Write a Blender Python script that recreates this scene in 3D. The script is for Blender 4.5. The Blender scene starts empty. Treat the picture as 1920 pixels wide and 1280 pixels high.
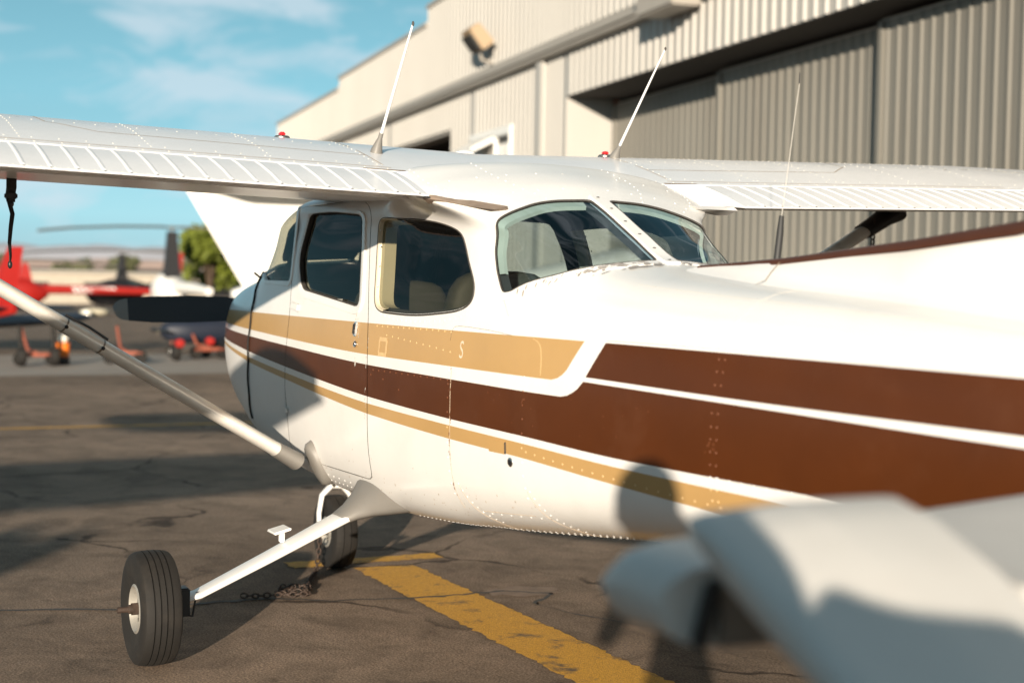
import bpy, bmesh, math, random
import numpy as np
from mathutils import Vector, Matrix, geometry

random.seed(4); rng = np.random.default_rng(4)
scene = bpy.context.scene
C = scene.collection
R = math.radians

# ------------------------------------------------------------------ camera, sky, sun, exposure
# world: X forward along the light aircraft (from its firewall), Y to its left (port), Z up, metres
YAW, PITCH, ROLL = R(26.55205), R(-2.50735), R(0.985)
camd = bpy.data.cameras.new('camera'); cam = bpy.data.objects.new('camera', camd); C.objects.link(cam)
fw = Vector((math.cos(YAW)*math.cos(PITCH), -math.sin(YAW)*math.cos(PITCH), math.sin(PITCH)))
rt = fw.cross(Vector((0, 0, 1))).normalized(); up = rt.cross(fw)
r2 = rt*math.cos(ROLL) + up*math.sin(ROLL); u2 = up*math.cos(ROLL) - rt*math.sin(ROLL)
cam.matrix_world = Matrix(((r2.x, u2.x, -fw.x, -7.3729), (r2.y, u2.y, -fw.y, 2.75885), (r2.z, u2.z, -fw.z, 1.53665), (0, 0, 0, 1)))
camd.sensor_width = 36; camd.lens = 36*2903.93/1920
camd.clip_start = 0.05; camd.clip_end = 20000
camd.dof.use_dof = True; camd.dof.focus_distance = 6.0; camd.dof.aperture_fstop = 1.9
scene.camera = cam
CAMP = Vector((-7.3729, 2.75885, 1.53665))

SUN_EL, SUN_AZ = 10.2, 32.6          # light travels towards (cos az, -sin az)
ld = Vector((math.cos(R(SUN_AZ))*math.cos(R(SUN_EL)), -math.sin(R(SUN_AZ))*math.cos(R(SUN_EL)), -math.sin(R(SUN_EL))))
sl = bpy.data.lights.new('sun', 'SUN'); sl.energy = 5.0; sl.angle = R(0.53); sl.color = (1.0, 0.865, 0.70)
sun = bpy.data.objects.new('sun', sl); C.objects.link(sun)
sun.rotation_euler = (-ld).to_track_quat('Z', 'Y').to_euler()

world = bpy.data.worlds.new('World'); scene.world = world; world.use_nodes = True
wn = world.node_tree; wn.nodes.clear()
def wnode(t, **k):
    n = wn.nodes.new(t)
    for a, v in k.items(): setattr(n, a, v)
    return n
wo = wnode('ShaderNodeOutputWorld'); wb = wnode('ShaderNodeBackground')
sky = wnode('ShaderNodeTexSky', sky_type='NISHITA', sun_disc=False, sun_elevation=R(SUN_EL),
            sun_rotation=math.atan2(-ld.x, -ld.y), altitude=300, air_density=1.0, dust_density=0.1, ozone_density=2.0)
hs = wnode('ShaderNodeHueSaturation'); hs.inputs['Hue'].default_value = 0.472; hs.inputs['Saturation'].default_value = 1.12; hs.inputs['Value'].default_value = 1.0
tc = wnode('ShaderNodeTexCoord'); mp = wnode('ShaderNodeMapping'); mp.inputs['Scale'].default_value = (2.2, 5.0, 14.0); mp.inputs['Rotation'].default_value = (0, 0, R(28))
nz = wnode('ShaderNodeTexNoise'); nz.inputs['Scale'].default_value = 2.3; nz.inputs['Detail'].default_value = 7; nz.inputs['Roughness'].default_value = .56; nz.inputs['Distortion'].default_value = .35
cr = wnode('ShaderNodeValToRGB'); cr.color_ramp.elements[0].position = .46; cr.color_ramp.elements[1].position = .64
cr.color_ramp.elements[1].color = (.62, .62, .62, 1)
mx = wnode('ShaderNodeMixRGB'); mx.inputs[2].default_value = (7.0, 8.0, 8.8, 1)
L = wn.links.new
L(sky.outputs[0], hs.inputs['Color']); L(tc.outputs['Generated'], mp.inputs[0]); L(mp.outputs[0], nz.inputs['Vector'])
L(nz.outputs[0], cr.inputs[0]); L(cr.outputs[0], mx.inputs[0]); 
bw = wnode('ShaderNodeRGBToBW'); tn = wnode('ShaderNodeMixRGB', blend_type='MULTIPLY'); tn.inputs[0].default_value = 1; tn.inputs[2].default_value = (.46, 1.10, 1.40, 1)
gm_ = wnode('ShaderNodeMixRGB'); gm_.inputs[0].default_value = .75          # a teal cast over the whole sky, as in the photograph
L(hs.outputs[0], bw.inputs[0]); L(bw.outputs[0], tn.inputs[1]); L(hs.outputs[0], gm_.inputs[1]); L(tn.outputs[0], gm_.inputs[2]); L(gm_.outputs[0], mx.inputs[1]); L(mx.outputs[0], wb.inputs[0])
wb.inputs[1].default_value = 0.057; L(wb.outputs[0], wo.inputs[0])

vs = scene.view_settings; vs.view_transform = 'Standard'; vs.look = 'None'; vs.gamma = 1; vs.use_curve_mapping = False; vs.exposure = 0.78
scene.cycles.use_denoising = True; scene.cycles.max_bounces = 8; scene.cycles.transparent_max_bounces = 16
scene.cycles.caustics_reflective = False; scene.cycles.caustics_refractive = False; scene.cycles.sample_clamp_indirect = 6

# ------------------------------------------------------------------ helpers
def tag(o, label=None, cat=None, group=None, kind=None):
    if label: o['label'] = label
    if cat: o['category'] = cat
    if group: o['group'] = group
    if kind: o['kind'] = kind
    return o
def empty(name, loc=(0, 0, 0), rz=0, **k):
    o = bpy.data.objects.new(name, None); C.objects.link(o); o.location = loc; o.rotation_euler = (0, 0, rz)
    o.empty_display_size = .2
    return tag(o, **k)
def link(name, me, parent=None):
    o = bpy.data.objects.new(name, me); C.objects.link(o)
    if parent: o.parent = parent
    return o
def mesh(name, V, F, mats, parent=None, smooth=35, mi=None, normals=None):
    me = bpy.data.meshes.new(name); me.from_pydata([tuple(map(float, v)) for v in V], [], [tuple(map(int, f)) for f in F])
    for m in (mats if isinstance(mats, (list, tuple)) else [mats]): me.materials.append(m)
    if mi is not None: me.polygons.foreach_set('material_index', np.asarray(mi, np.int32))
    if smooth:
        me.polygons.foreach_set('use_smooth', [True]*len(me.polygons))
        if smooth < 180 and normals is None: me.set_sharp_from_angle(angle=R(smooth))
    me.update()
    if normals is not None: me.normals_split_custom_set_from_vertices([tuple(map(float, n)) for n in normals])
    return link(name, me, parent)
class MB:
    """collects solids into one mesh"""
    def __init__(s): s.V = []; s.F = []; s.M = []
    def add(s, V, F, m=0):
        k = len(s.V); s.V += [tuple(v) for v in V]; s.F += [tuple(i+k for i in f) for f in F]; s.M += [m]*len(F); return s
    def box(s, c, d, m=0, rot=None, taper=1.0):
        P = [Vector((x*d[0]/2*(taper if z > 0 else 1), y*d[1]/2*(taper if z > 0 else 1), z*d[2]/2)) for x in (-1, 1) for y in (-1, 1) for z in (-1, 1)]
        if rot is not None: P = [rot @ p for p in P]
        P = [p+Vector(c) for p in P]
        return s.add(P, [(0, 1, 3, 2), (4, 6, 7, 5), (0, 4, 5, 1), (2, 3, 7, 6), (0, 2, 6, 4), (1, 5, 7, 3)], m)
    def loft(s, rings, m=0, cap=True, closed=True):
        n = len(rings[0]); V = [p for r in rings for p in r]; F = []
        for a in range(len(rings)-1):
            for b in range(n if closed else n-1):
                c = (b+1) % n; F.append((a*n+b, a*n+c, (a+1)*n+c, (a+1)*n+b))
        if cap and closed: F.append(tuple(range(n))[::-1]); F.append(tuple((len(rings)-1)*n+i for i in range(n)))
        return s.add(V, F, m)
    def tube(s, pts, r, n=10, m=0, ry=None, side=None):
        pts = [Vector(p) for p in pts]; rs = r if isinstance(r, (list, tuple)) else [r]*len(pts)
        rings = []; ref = Vector(side) if side is not None else None
        for i, p in enumerate(pts):
            t = (pts[min(i+1, len(pts)-1)]-pts[max(i-1, 0)]).normalized()
            if ref is None: ref = Vector((0, 0, 1)) if abs(t.z) < .9 else Vector((1, 0, 0))
            a = (ref - t*ref.dot(t)).normalized(); b = t.cross(a)
            k = 1 if ry is None else ry
            rings.append([p + a*rs[i]*math.cos(2*math.pi*j/n) + b*rs[i]*k*math.sin(2*math.pi*j/n) for j in range(n)])
        return s.loft(rings, m)
    def lathe(s, prof, n=32, o=(0, 0, 0), ax=(0, 1, 0), m=0, cap=False):
        """prof: list of (radius, along axis)"""
        ax = Vector(ax).normalized(); a = ax.orthogonal().normalized(); b = ax.cross(a); o = Vector(o)
        return s.loft([[o + ax*h + (a*math.cos(2*math.pi*j/n)+b*math.sin(2*math.pi*j/n))*max(r, 1e-4) for j in range(n)] for r, h in prof], m, cap)
    def ell(s, c, d, m=0, n=12, k=8):
        rings = [[Vector(c)+Vector((d[0]*math.sin(t)*math.cos(2*math.pi*j/n), d[1]*math.sin(t)*math.sin(2*math.pi*j/n), d[2]*math.cos(t))) for j in range(n)]
                 for t in [math.pi*(i+.02)/(k+.04) for i in range(k+1)]]
        return s.loft(rings, m)
    def build(s, name, mats, parent=None, smooth=35, bevel=0):
        o = mesh(name, s.V, s.F, mats, parent, smooth, s.M)
        bm = bmesh.new(); bm.from_mesh(o.data); bmesh.ops.recalc_face_normals(bm, faces=bm.faces)
        if bevel: bmesh.ops.bevel(bm, geom=[e for e in bm.edges if len(e.link_faces) == 2 and e.calc_face_angle() > .6], offset=bevel, segments=2, affect='EDGES', clamp_overlap=True)
        bmesh.ops.delete(bm, geom=[v for v in bm.verts if not v.link_faces], context='VERTS')
        bm.to_mesh(o.data); bm.free()
        if smooth:
            o.data.polygons.foreach_set('use_smooth', [True]*len(o.data.polygons))
            if smooth < 180: o.data.set_sharp_from_angle(angle=R(smooth))
        return o
def copy_tree(o, parent=None):
    c = o.copy(); C.objects.link(c)
    if parent: c.parent = parent
    for ch in list(o.children): copy_tree(ch, c)
    return c

# ------------------------------------------------------------------ materials
def mat(name, col, rough=.5, metal=0., var=0., vscale=3., bump=0., bscale=40., coat=0., spec=.5, dirt=0., dirtcol=(.18, .14, .10), dscale=2.0, stretch=(1, 1, 1)):
    m = bpy.data.materials.new(name); m.use_nodes = True; nt = m.node_tree; b = nt.nodes['Principled BSDF']
    b.inputs['Base Color'].default_value = (*col, 1); b.inputs['Roughness'].default_value = rough; b.inputs['Metallic'].default_value = metal
    b.inputs['Coat Weight'].default_value = coat; b.inputs['Coat Roughness'].default_value = .12; b.inputs['Specular IOR Level'].default_value = spec
    N = nt.nodes.new; K = nt.links.new
    t = N('ShaderNodeTexCoord'); mpp = N('ShaderNodeMapping'); mpp.inputs['Scale'].default_value = stretch; K(t.outputs['Object'], mpp.inputs[0])
    out = None
    if var > 0:
        n = N('ShaderNodeTexNoise'); n.inputs['Scale'].default_value = vscale; n.inputs['Detail'].default_value = 6; n.inputs['Roughness'].default_value = .6
        K(mpp.outputs[0], n.inputs['Vector'])
        mr = N('ShaderNodeMapRange'); mr.inputs[1].default_value = .25; mr.inputs[2].default_value = .75; mr.inputs[3].default_value = 1-var; mr.inputs[4].default_value = 1+var
        K(n.outputs[0], mr.inputs[0])
        mu = N('ShaderNodeMixRGB'); mu.blend_type = 'MULTIPLY'; mu.inputs[0].default_value = 1; mu.inputs[1].default_value = (*col, 1)
        K(mr.outputs[0], mu.inputs[2]); out = mu.outputs[0]
    if dirt > 0:
        n = N('ShaderNodeTexNoise'); n.inputs['Scale'].default_value = dscale; n.inputs['Detail'].default_value = 9; n.inputs['Roughness'].default_value = .7
        K(mpp.outputs[0], n.inputs['Vector'])
        rp = N('ShaderNodeValToRGB'); rp.color_ramp.elements[0].position = .52; rp.color_ramp.elements[1].position = .82; rp.color_ramp.elements[1].color = (dirt, dirt, dirt, 1)
        K(n.outputs[0], rp.inputs[0])
        mu = N('ShaderNodeMixRGB'); mu.inputs[1].default_value = (*col, 1); mu.inputs[2].default_value = (*dirtcol, 1); K(rp.outputs[0], mu.inputs[0])
        if out is not None: K(out, mu.inputs[1])
        out = mu.outputs[0]
        ra = N('ShaderNodeMapRange'); ra.inputs[3].default_value = rough; ra.inputs[4].default_value = min(1, rough+.35); K(rp.outputs[0], ra.inputs[0]); K(ra.outputs[0], b.inputs['Roughness'])
    if out is not None: K(out, b.inputs['Base Color'])
    if bump > 0:
        n = N('ShaderNodeTexNoise'); n.inputs['Scale'].default_value = bscale; n.inputs['Detail'].default_value = 5
        K(mpp.outputs[0], n.inputs['Vector'])
        bp = N('ShaderNodeBump'); bp.inputs['Strength'].default_value = bump; bp.inputs['Distance'].default_value = .01
        K(n.outputs[0], bp.inputs['Height']); K(bp.outputs[0], b.inputs['Normal'])
    return m
def glass(name, tint, refl=1.0, rough=.0):
    m = bpy.data.materials.new(name); m.use_nodes = True; nt = m.node_tree; nt.nodes.clear(); N = nt.nodes.new; K = nt.links.new
    o = N('ShaderNodeOutputMaterial'); t = N('ShaderNodeBsdfTransparent'); t.inputs[0].default_value = (*tint, 1)
    g = N('ShaderNodeBsdfGlossy'); g.inputs['Roughness'].default_value = rough; g.inputs[0].default_value = (refl, refl, refl, 1)
    f = N('ShaderNodeFresnel'); f.inputs[0].default_value = 1.5; mxx = N('ShaderNodeMixShader')
    
    gm = N('ShaderNodeNewGeometry'); mr = N('ShaderNodeMapRange'); mr.inputs[3].default_value = 1.5; mr.inputs[4].default_value = 1/1.5      # a thin sheet: same Fresnel from both sides
    K(gm.outputs['Backfacing'], mr.inputs[0]); K(mr.outputs[0], f.inputs[0]); K(f.outputs[0], mxx.inputs[0]); K(t.outputs[0], mxx.inputs[1]); K(g.outputs[0], mxx.inputs[2]); K(mxx.outputs[0], o.inputs[0])
    return m
M = {}
M['white'] = mat('white_paint', (.80, .79, .77), .32, var=.03, vscale=2.5, coat=.25, dirt=.10, dscale=3.0, bump=.09, bscale=4.5)
M['wingwhite'] = mat('wing_paint', (.80, .80, .81), .30, var=.04, vscale=3, coat=.25, dirt=.10, dscale=5.0, bump=.05, bscale=5)
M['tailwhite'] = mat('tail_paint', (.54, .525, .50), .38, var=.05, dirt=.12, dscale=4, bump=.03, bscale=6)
M['wheelalu'] = mat('dull_wheel_aluminium', (.40, .38, .34), .5, metal=.5, var=.15, vscale=20, dirt=.6, dscale=14, dirtcol=(.12, .10, .08))
M['lapgrey'] = mat('faint_seam_grey', (.55, .52, .47), .6)
M['tan'] = mat('tan_paint', (.48, .295, .115), .36, var=.05, vscale=3, coat=.2, dirt=.10, dscale=4, bump=.09, bscale=4.5)
M['brown'] = mat('brown_paint', (.076, .0200, .0032), .40, var=.10, vscale=4, coat=.12, spec=.35, dirt=.20, dirtcol=(.17, .075, .04), dscale=3.2, bump=.09, bscale=4.5)
M['alu'] = mat('bare_aluminium', (.74, .71, .66), .30, metal=.18, var=.12, vscale=9, dirt=.35, dscale=7, dirtcol=(.30, .26, .20))
M['greypaint'] = mat('grey_fairing_paint', (.185, .175, .16), .5, var=.06, dirt=.25, dscale=7)
M['worn'] = mat('worn_brown_grey', (.27, .20, .15), .6, var=.2, vscale=20, dirt=.3, dscale=25, dirtcol=(.55, .5, .42))
M['black'] = mat('black_paint', (.012, .012, .014), .45, var=.2, vscale=8)
M['rubber'] = mat('tyre_rubber', (.0095, .008, .0065), .8, var=.25, vscale=7, dirt=.22, dirtcol=(.10, .08, .06), dscale=6, bump=.15, bscale=60)
M['seal'] = mat('dark_rubber_seal', (.05, .045, .04), .7, var=.3, vscale=30)
M['brownrivet'] = mat('brown_rivet_glint_chip', (.165, .055, .022), .45)  # lighter than the stripe: sunlit rivet specks put into the colour; also paint chips
M['tanrivet'] = mat('tan_rivet', (.66, .46, .23), .45)  # lightened to look like sunlit rivet heads; also used on the baggage seam
M['grime'] = mat('seam_grime', (.42, .33, .24), .7, var=.3, vscale=25)
M['chip'] = mat('chipped_primer', (.33, .30, .28), .7, var=.3, vscale=60)
M['steel'] = mat('steel', (.35, .33, .30), .4, metal=1., var=.2, vscale=20, dirt=.5, dscale=18)
M['rust'] = mat('rusty_steel', (.045, .028, .02), .7, var=.5, vscale=40)
M['cream'] = mat('cream_trim', (.62, .56, .42), .6, var=.05)
M['liner'] = mat('headliner_vinyl', (.07, .064, .055), .8, var=.08)
M['seatcloth'] = mat('beige_seat_vinyl', (.062, .056, .038), .65, var=.1, vscale=6)
M['panel'] = mat('instrument_panel_black', (.03, .03, .03), .6)
M['red'] = mat('red_paint', (.32, .010, .006), .5, var=.08)
M['navy'] = mat('dark_navy_paint', (.012, .017, .032), .55, var=.1)
M['orange'] = mat('orange_plastic', (.85, .20, .02), .5, var=.1)
M['salmon'] = mat('faded_red_paint', (.30, .085, .05), .7, var=.2)
M['bgwhite'] = mat('distant_white_paint', (.78, .77, .74), .4, var=.04)
M['lens'] = mat('clear_lens', (.9, .86, .75), .15, coat=.5)
M['strap'] = mat('black_webbing', (.012, .011, .011), .85, var=.3, vscale=60, bump=.3, bscale=200)
M['redlens'] = mat('red_plastic', (.55, .008, .012), .3, coat=.3)
M['plexi'] = glass('rear_plexiglass', (.60, .74, .82), 1.0)
M['darkglass'] = glass('side_plexiglass', (.60, .60, .53), .38)
M['placard'] = mat('placard_grey', (.30, .29, .26), .5, var=.5, vscale=120)
M['chrome'] = mat('chrome', (.6, .6, .6), .15, metal=1.)
M['fadedtan'] = mat('faded_tan_paint', (.64, .44, .22), .45, var=.2, vscale=50)
M['concrete'] = mat('pale_concrete', (.30, .26, .22), .8, var=.15, vscale=1.2, bump=.1, bscale=30)

# ------------------------------------------------------------------ ground
def ground_mat():
    m = bpy.data.materials.new('asphalt'); m.use_nodes = True; nt = m.node_tree; b = nt.nodes['Principled BSDF']; N = nt.nodes.new; K = nt.links.new
    t = N('ShaderNodeTexCoord')
    def noise(sc, det=6, ro=.6, dist=0, st=(1, 1, 1)):
        mp = N('ShaderNodeMapping'); mp.inputs['Scale'].default_value = st; K(t.outputs['Object'], mp.inputs[0])
        n = N('ShaderNodeTexNoise'); n.inputs['Scale'].default_value = sc; n.inputs['Detail'].default_value = det; n.inputs['Roughness'].default_value = ro; n.inputs['Distortion'].default_value = dist
        K(mp.outputs[0], n.inputs['Vector']); return n.outputs[0]
    def ramp(s, a, bb, c0, c1):
        r = N('ShaderNodeValToRGB'); r.color_ramp.elements[0].position = a; r.color_ramp.elements[1].position = bb
        r.color_ramp.elements[0].color = (*c0, 1); r.color_ramp.elements[1].color = (*c1, 1); K(s, r.inputs[0]); return r.outputs[0]
    def mul(a, c, f=1.):
        x = N('ShaderNodeMixRGB'); x.blend_type = 'MULTIPLY'; x.inputs[0].default_value = f; K(a, x.inputs[1]); K(c, x.inputs[2]); return x.outputs[0]
    base = ramp(noise(.55, 7, .62, .4), .3, .7, (.148, .116, .091), (.250, .197, .158))
    blotch = ramp(noise(2.6, 8, .7, .6), .36, .58, (.66, .64, .62), (1.08, 1.06, 1.04))
    stain = ramp(noise(4.5, 5, .6, .2), .63, .72, (1, 1, 1), (.55, .52, .50))
    grit = ramp(noise(105, 4, .75), .36, .68, (.34, .33, .32), (1.95, 1.85, 1.7))
    c = mul(mul(mul(base, blotch), stain, .8), grit, .85)
    # cracks: warped cell edges, broken up by noise
    mpw = N('ShaderNodeMapping'); K(t.outputs['Object'], mpw.inputs[0])
    wz = N('ShaderNodeTexNoise'); wz.inputs['Scale'].default_value = 1.6; wz.inputs['Detail'].default_value = 6; K(mpw.outputs[0], wz.inputs['Vector'])
    ad = N('ShaderNodeMixRGB'); ad.blend_type = 'ADD'; ad.inputs[0].default_value = .55; K(mpw.outputs[0], ad.inputs[1]); K(wz.outputs['Color'], ad.inputs[2])
    v = N('ShaderNodeTexVoronoi'); v.feature = 'DISTANCE_TO_EDGE'; v.inputs['Scale'].default_value = .55; K(ad.outputs[0], v.inputs['Vector'])
    cm = ramp(v.outputs['Distance'], .004, .012, (.28, .26, .25), (1, 1, 1))
    keep = ramp(noise(.8, 3, .5), .45, .55, (0, 0, 0), (1, 1, 1))
    x = N('ShaderNodeMixRGB'); x.blend_type = 'MULTIPLY'; K(keep, x.inputs[0]); K(c, x.inputs[1]); K(cm, x.inputs[2])
    K(x.outputs[0], b.inputs['Base Color']); b.inputs['Roughness'].default_value = .86; b.inputs['Specular IOR Level'].default_value = .25
    h = N('ShaderNodeMath'); h.operation = 'ADD'; g2 = noise(95, 4, .75); g3 = noise(7, 6, .65)
    sc = N('ShaderNodeMath'); sc.operation = 'MULTIPLY'; sc.inputs[1].default_value = 2.2; K(g3, sc.inputs[0]); K(g2, h.inputs[0]); K(sc.outputs[0], h.inputs[1])
    bp = N('ShaderNodeBump'); bp.inputs['Strength'].default_value = .55; bp.inputs['Distance'].default_value = .012; K(h.outputs[0], bp.inputs['Height']); K(bp.outputs[0], b.inputs['Normal'])
    return m
M['asphalt'] = ground_mat()
def gz(x):           # the apron falls away slightly for drainage beyond the first row
    return 0. if x < 20 else -min((x-20)*.0165, .9)
gxs = [-4000, -200, -30, 0, 20, 24, 30, 40, 50, 60, 74.5, 100, 300, 1500, 9000]
V = []; F = []
for i, x in enumerate(gxs):
    for y in (-6000, -300, -30, 0, 30, 300, 6000): V.append((x, y, gz(x)))
for i in range(len(gxs)-1):
    for j in range(6): F.append((i*7+j, (i+1)*7+j, (i+1)*7+j+1, i*7+j+1))
o = mesh('ground', V, F, M['asphalt'], smooth=0); tag(o, kind='structure')

def yellow_mat():
    m = mat('worn_yellow_paint', (.62, .33, .035), .75); nt = m.node_tree; b = nt.nodes['Principled BSDF']; N = nt.nodes.new; K = nt.links.new
    t = N('ShaderNodeTexCoord'); o = nt.nodes['Material Output']
    n = N('ShaderNodeTexNoise'); n.inputs['Scale'].default_value = 5.5; n.inputs['Detail'].default_value = 10; n.inputs['Roughness'].default_value = .72; K(t.outputs['Object'], n.inputs['Vector'])
    r = N('ShaderNodeValToRGB'); r.color_ramp.elements[0].position = .54; r.color_ramp.elements[1].position = .66; K(n.outputs[0], r.inputs[0])
    g = N('ShaderNodeTexNoise'); g.inputs['Scale'].default_value = 170; g.inputs['Detail'].default_value = 3; g.inputs['Roughness'].default_value = .7; K(t.outputs['Object'], g.inputs['Vector'])
    gr = N('ShaderNodeValToRGB'); gr.color_ramp.elements[0].position = .3; gr.color_ramp.elements[1].position = .7
    gr.color_ramp.elements[0].color = (.36, .17, .018, 1); gr.color_ramp.elements[1].color = (.85, .47, .05, 1); K(g.outputs[0], gr.inputs[0])
    v = N('ShaderNodeMixRGB'); v.inputs[2].default_value = (.12, .085, .055, 1); K(r.outputs[0], v.inputs[0]); K(gr.outputs[0], v.inputs[1]); K(v.outputs[0], b.inputs['Base Color'])
    bp = N('ShaderNodeBump'); bp.inputs['Strength'].default_value = .5; bp.inputs['Distance'].default_value = .01; K(g.outputs[0], bp.inputs['Height']); K(bp.outputs[0], b.inputs['Normal'])
    return m
M['yellow'] = yellow_mat()
def ragged(poly, step=.03, amp=.006):
    out = []
    for i, p in enumerate(poly):
        q = poly[(i+1) % len(poly)]; L_ = math.dist(p, q); k = max(1, int(L_/step))
        for j in range(k):
            f = j/k; a = random.gauss(0, amp)
            nx, ny = -(q[1]-p[1])/L_, (q[0]-p[0])/L_
            out.append((p[0]+(q[0]-p[0])*f+nx*a, p[1]+(q[1]-p[1])*f+ny*a))
    return out
def sheet(name, poly, z, m, amp=.006):
    P = ragged(poly, amp=amp); tri = geometry.tessellate_polygon([[Vector((x, y, 0)) for x, y in P]])
    F = [t if (Vector((*P[t[1]], 0))-Vector((*P[t[0]], 0))).cross(Vector((*P[t[2]], 0))-Vector((*P[t[0]], 0))).z > 0 else t[::-1] for t in tri]
    o = mesh(name, [(x, y, z) for x, y in P], F, m, smooth=0); return tag(o, kind='structure')
sheet('yellow_lead_line', [(.10, -.075), (.055, -.40), (-3.6, -.40), (-4.2, -.40), (-4.2, -.05), (-3.6, -.05)], .004, M['yellow'])
sheet('yellow_stop_bar', [(.37, .21), (.345, -.287), (.34, -.63), (.205, -.64), (.215, -.1), (.20, .21)], .004, M['yellow'])
sheet('yellow_far_line', [(7.84, 6.0), (7.62, -.35), (7.50, -3.5), (7.60, -3.5), (7.72, -.35), (7.94, 6.0)], .004, M['yellow'])
# joint between paving lanes, and crack-sealing patch
V = []; P = []
pts = [(-.20, 2.6), (-.26, 1.73), (-.42, 1.26), (-.44, .9), (-.46, .55), (-.61, .30), (-.70, -.10), (-.715, -.33), (-.70, -.55), (-.86, -.74), (-1.02, -.55), (-1.3, -.62), (-1.8, -.9), (-2.4, -.85)]
a = []; b_ = []
for i in range(len(pts)-1):
    for j in range(6):
        f = j/6; x = pts[i][0]*(1-f)+pts[i+1][0]*f+random.gauss(0, .008); y = pts[i][1]*(1-f)+pts[i+1][1]*f
        w = .008+.010*random.random(); a.append((x+w, y)); b_.append((x-w, y))
sheet('pavement_joint', a+b_[::-1], .0045, M['seal'], amp=0)
sheet('pavement_patch', [(-.68, -.42), (-.63, -.62), (-.72, -.82), (-.84, -.80), (-.87, -.62), (-.80, -.46)], .004, mat('worn_pale_patch', (.23, .165, .12), .8, var=.3, vscale=12, dirt=.5, dscale=9), amp=.012)
sheet('concrete_apron', [(15.3, 40), (14.7, -14), (20, -14), (20, 40)], .004, M['concrete'], amp=0)
# X, zb, P1(y,z), P2(y,z), P3(y,z), P4(y,z), P5(y,z), P6(y,z), zt   (half section, metres)
FS=np.array([
[ .90, .97, .12,.975,.24,1.02,.28,1.16,.255,1.30,.21,1.36,.12,1.39,1.40],
[ .84, .87, .17,.875,.34,.95,.39,1.15,.36,1.33,.29,1.405,.18,1.435,1.45],
[ .70, .78, .21,.785,.385,.90,.435,1.15,.40,1.35,.32,1.435,.20,1.47,1.485],
[ .40, .695,.26,.70,.435,.84,.48,1.13,.445,1.37,.36,1.465,.23,1.505,1.52],
[ .10, .635,.295,.64,.47,.785,.508,1.11,.477,1.385,.40,1.475,.26,1.53,1.55],
[ .00, .62,.305,.626,.48,.775,.516,1.10,.488,1.395,.445,1.495,.30,1.555,1.575],
[-.12, .61, .31,.615,.487,.768,.521,1.10,.495,1.40,.462,1.565,.345,1.655,1.675],
[-.30, .59, .325,.595,.495,.755,.527,1.10,.503,1.41,.475,1.67,.41,1.785,1.815],
[-.60, .572,.335,.578,.502,.74,.533,1.10,.508,1.42,.470,1.72,.42,1.85,1.90],
[-1.0, .56, .345,.566,.508,.73,.537,1.10,.512,1.42,.462,1.73,.38,1.86,1.91],
[-1.6, .56, .345,.566,.508,.73,.535,1.10,.508,1.42,.462,1.73,.40,1.86,1.92],
[-1.85,.575,.342,.58,.502,.735,.528,1.10,.50,1.42,.462,1.725,.50,1.875,1.965],
[-2.0, .585,.34,.59,.498,.74,.524,1.10,.496,1.42,.462,1.72,.585,1.902,1.965],
[-2.2, .60, .33,.606,.490,.75,.516,1.10,.488,1.42,.458,1.71,.592,1.848,1.925],
[-2.38, .62, .318,.626,.48,.765,.508,1.10,.480,1.415,.452,1.69,.535,1.797,1.870],
[-2.5, .63, .31,.636,.473,.773,.499,1.10,.471,1.412,.440,1.66,.425,1.762,1.818],
[-2.6, .64, .303,.646,.466,.78,.492,1.10,.463,1.41,.418,1.63,.375,1.722,1.775],
[-2.8, .66, .288,.667,.45,.795,.476,1.10,.446,1.40,.390,1.56,.30,1.645,1.68],
[-3.05,.688,.268,.695,.427,.815,.453,1.10,.420,1.385,.345,1.49,.225,1.55,1.575],
[-3.5, .735,.235,.742,.378,.85,.405,1.10,.372,1.365,.300,1.455,.19,1.51,1.53],
[-4.2, .81, .185,.817,.30,.895,.325,1.105,.295,1.335,.235,1.42,.145,1.47,1.485],
[-5.0, .89, .135,.897,.215,.95,.235,1.115,.21,1.30,.165,1.375,.10,1.415,1.43],
[-5.8, .97, .085,.975,.135,1.005,.15,1.13,.135,1.265,.105,1.325,.065,1.36,1.37],
[-6.7,1.05, .04,1.053,.06,1.07,.07,1.14,.06,1.22,.05,1.255,.03,1.28,1.285],
])
def pchip(x,y,q):
    x=np.asarray(x,float);y=np.asarray(y,float);h=np.diff(x);s=np.diff(y)/h
    m=np.zeros_like(y);m[0],m[-1]=s[0],s[-1]
    for i in range(1,len(x)-1):
        if s[i-1]*s[i]>0:
            w1=2*h[i]+h[i-1];w2=h[i]+2*h[i-1];m[i]=(w1+w2)/(w1/s[i-1]+w2/s[i])
    q=np.clip(q,x[0],x[-1]);k=np.clip(np.searchsorted(x,q)-1,0,len(h)-1)
    t=(q-x[k])/h[k]
    return (2*t**3-3*t**2+1)*y[k]+(t**3-2*t**2+t)*h[k]*m[k]+(-2*t**3+3*t**2)*y[k+1]+(t**3-t**2)*h[k]*m[k+1]
FR=FS[::-1]
_TX=np.linspace(-6.7,.9,3801)
_c=np.stack([pchip(FR[:,0],FR[:,j],_TX) for j in range(1,15)],-1);_z=np.zeros_like(_TX)
_TB=np.stack([_z,_c[:,0]]+[_c[:,j] for j in range(1,13)]+[_z,_c[:,13]],-1).reshape(-1,8,2)
def ctrl(X):
    t=(np.clip(X,-6.7,.9)+6.7)/.002;k=np.minimum(t.astype(int),3799);f=(t-k)[...,None,None]
    return _TB[k]*(1-f)+_TB[k+1]*f
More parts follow.
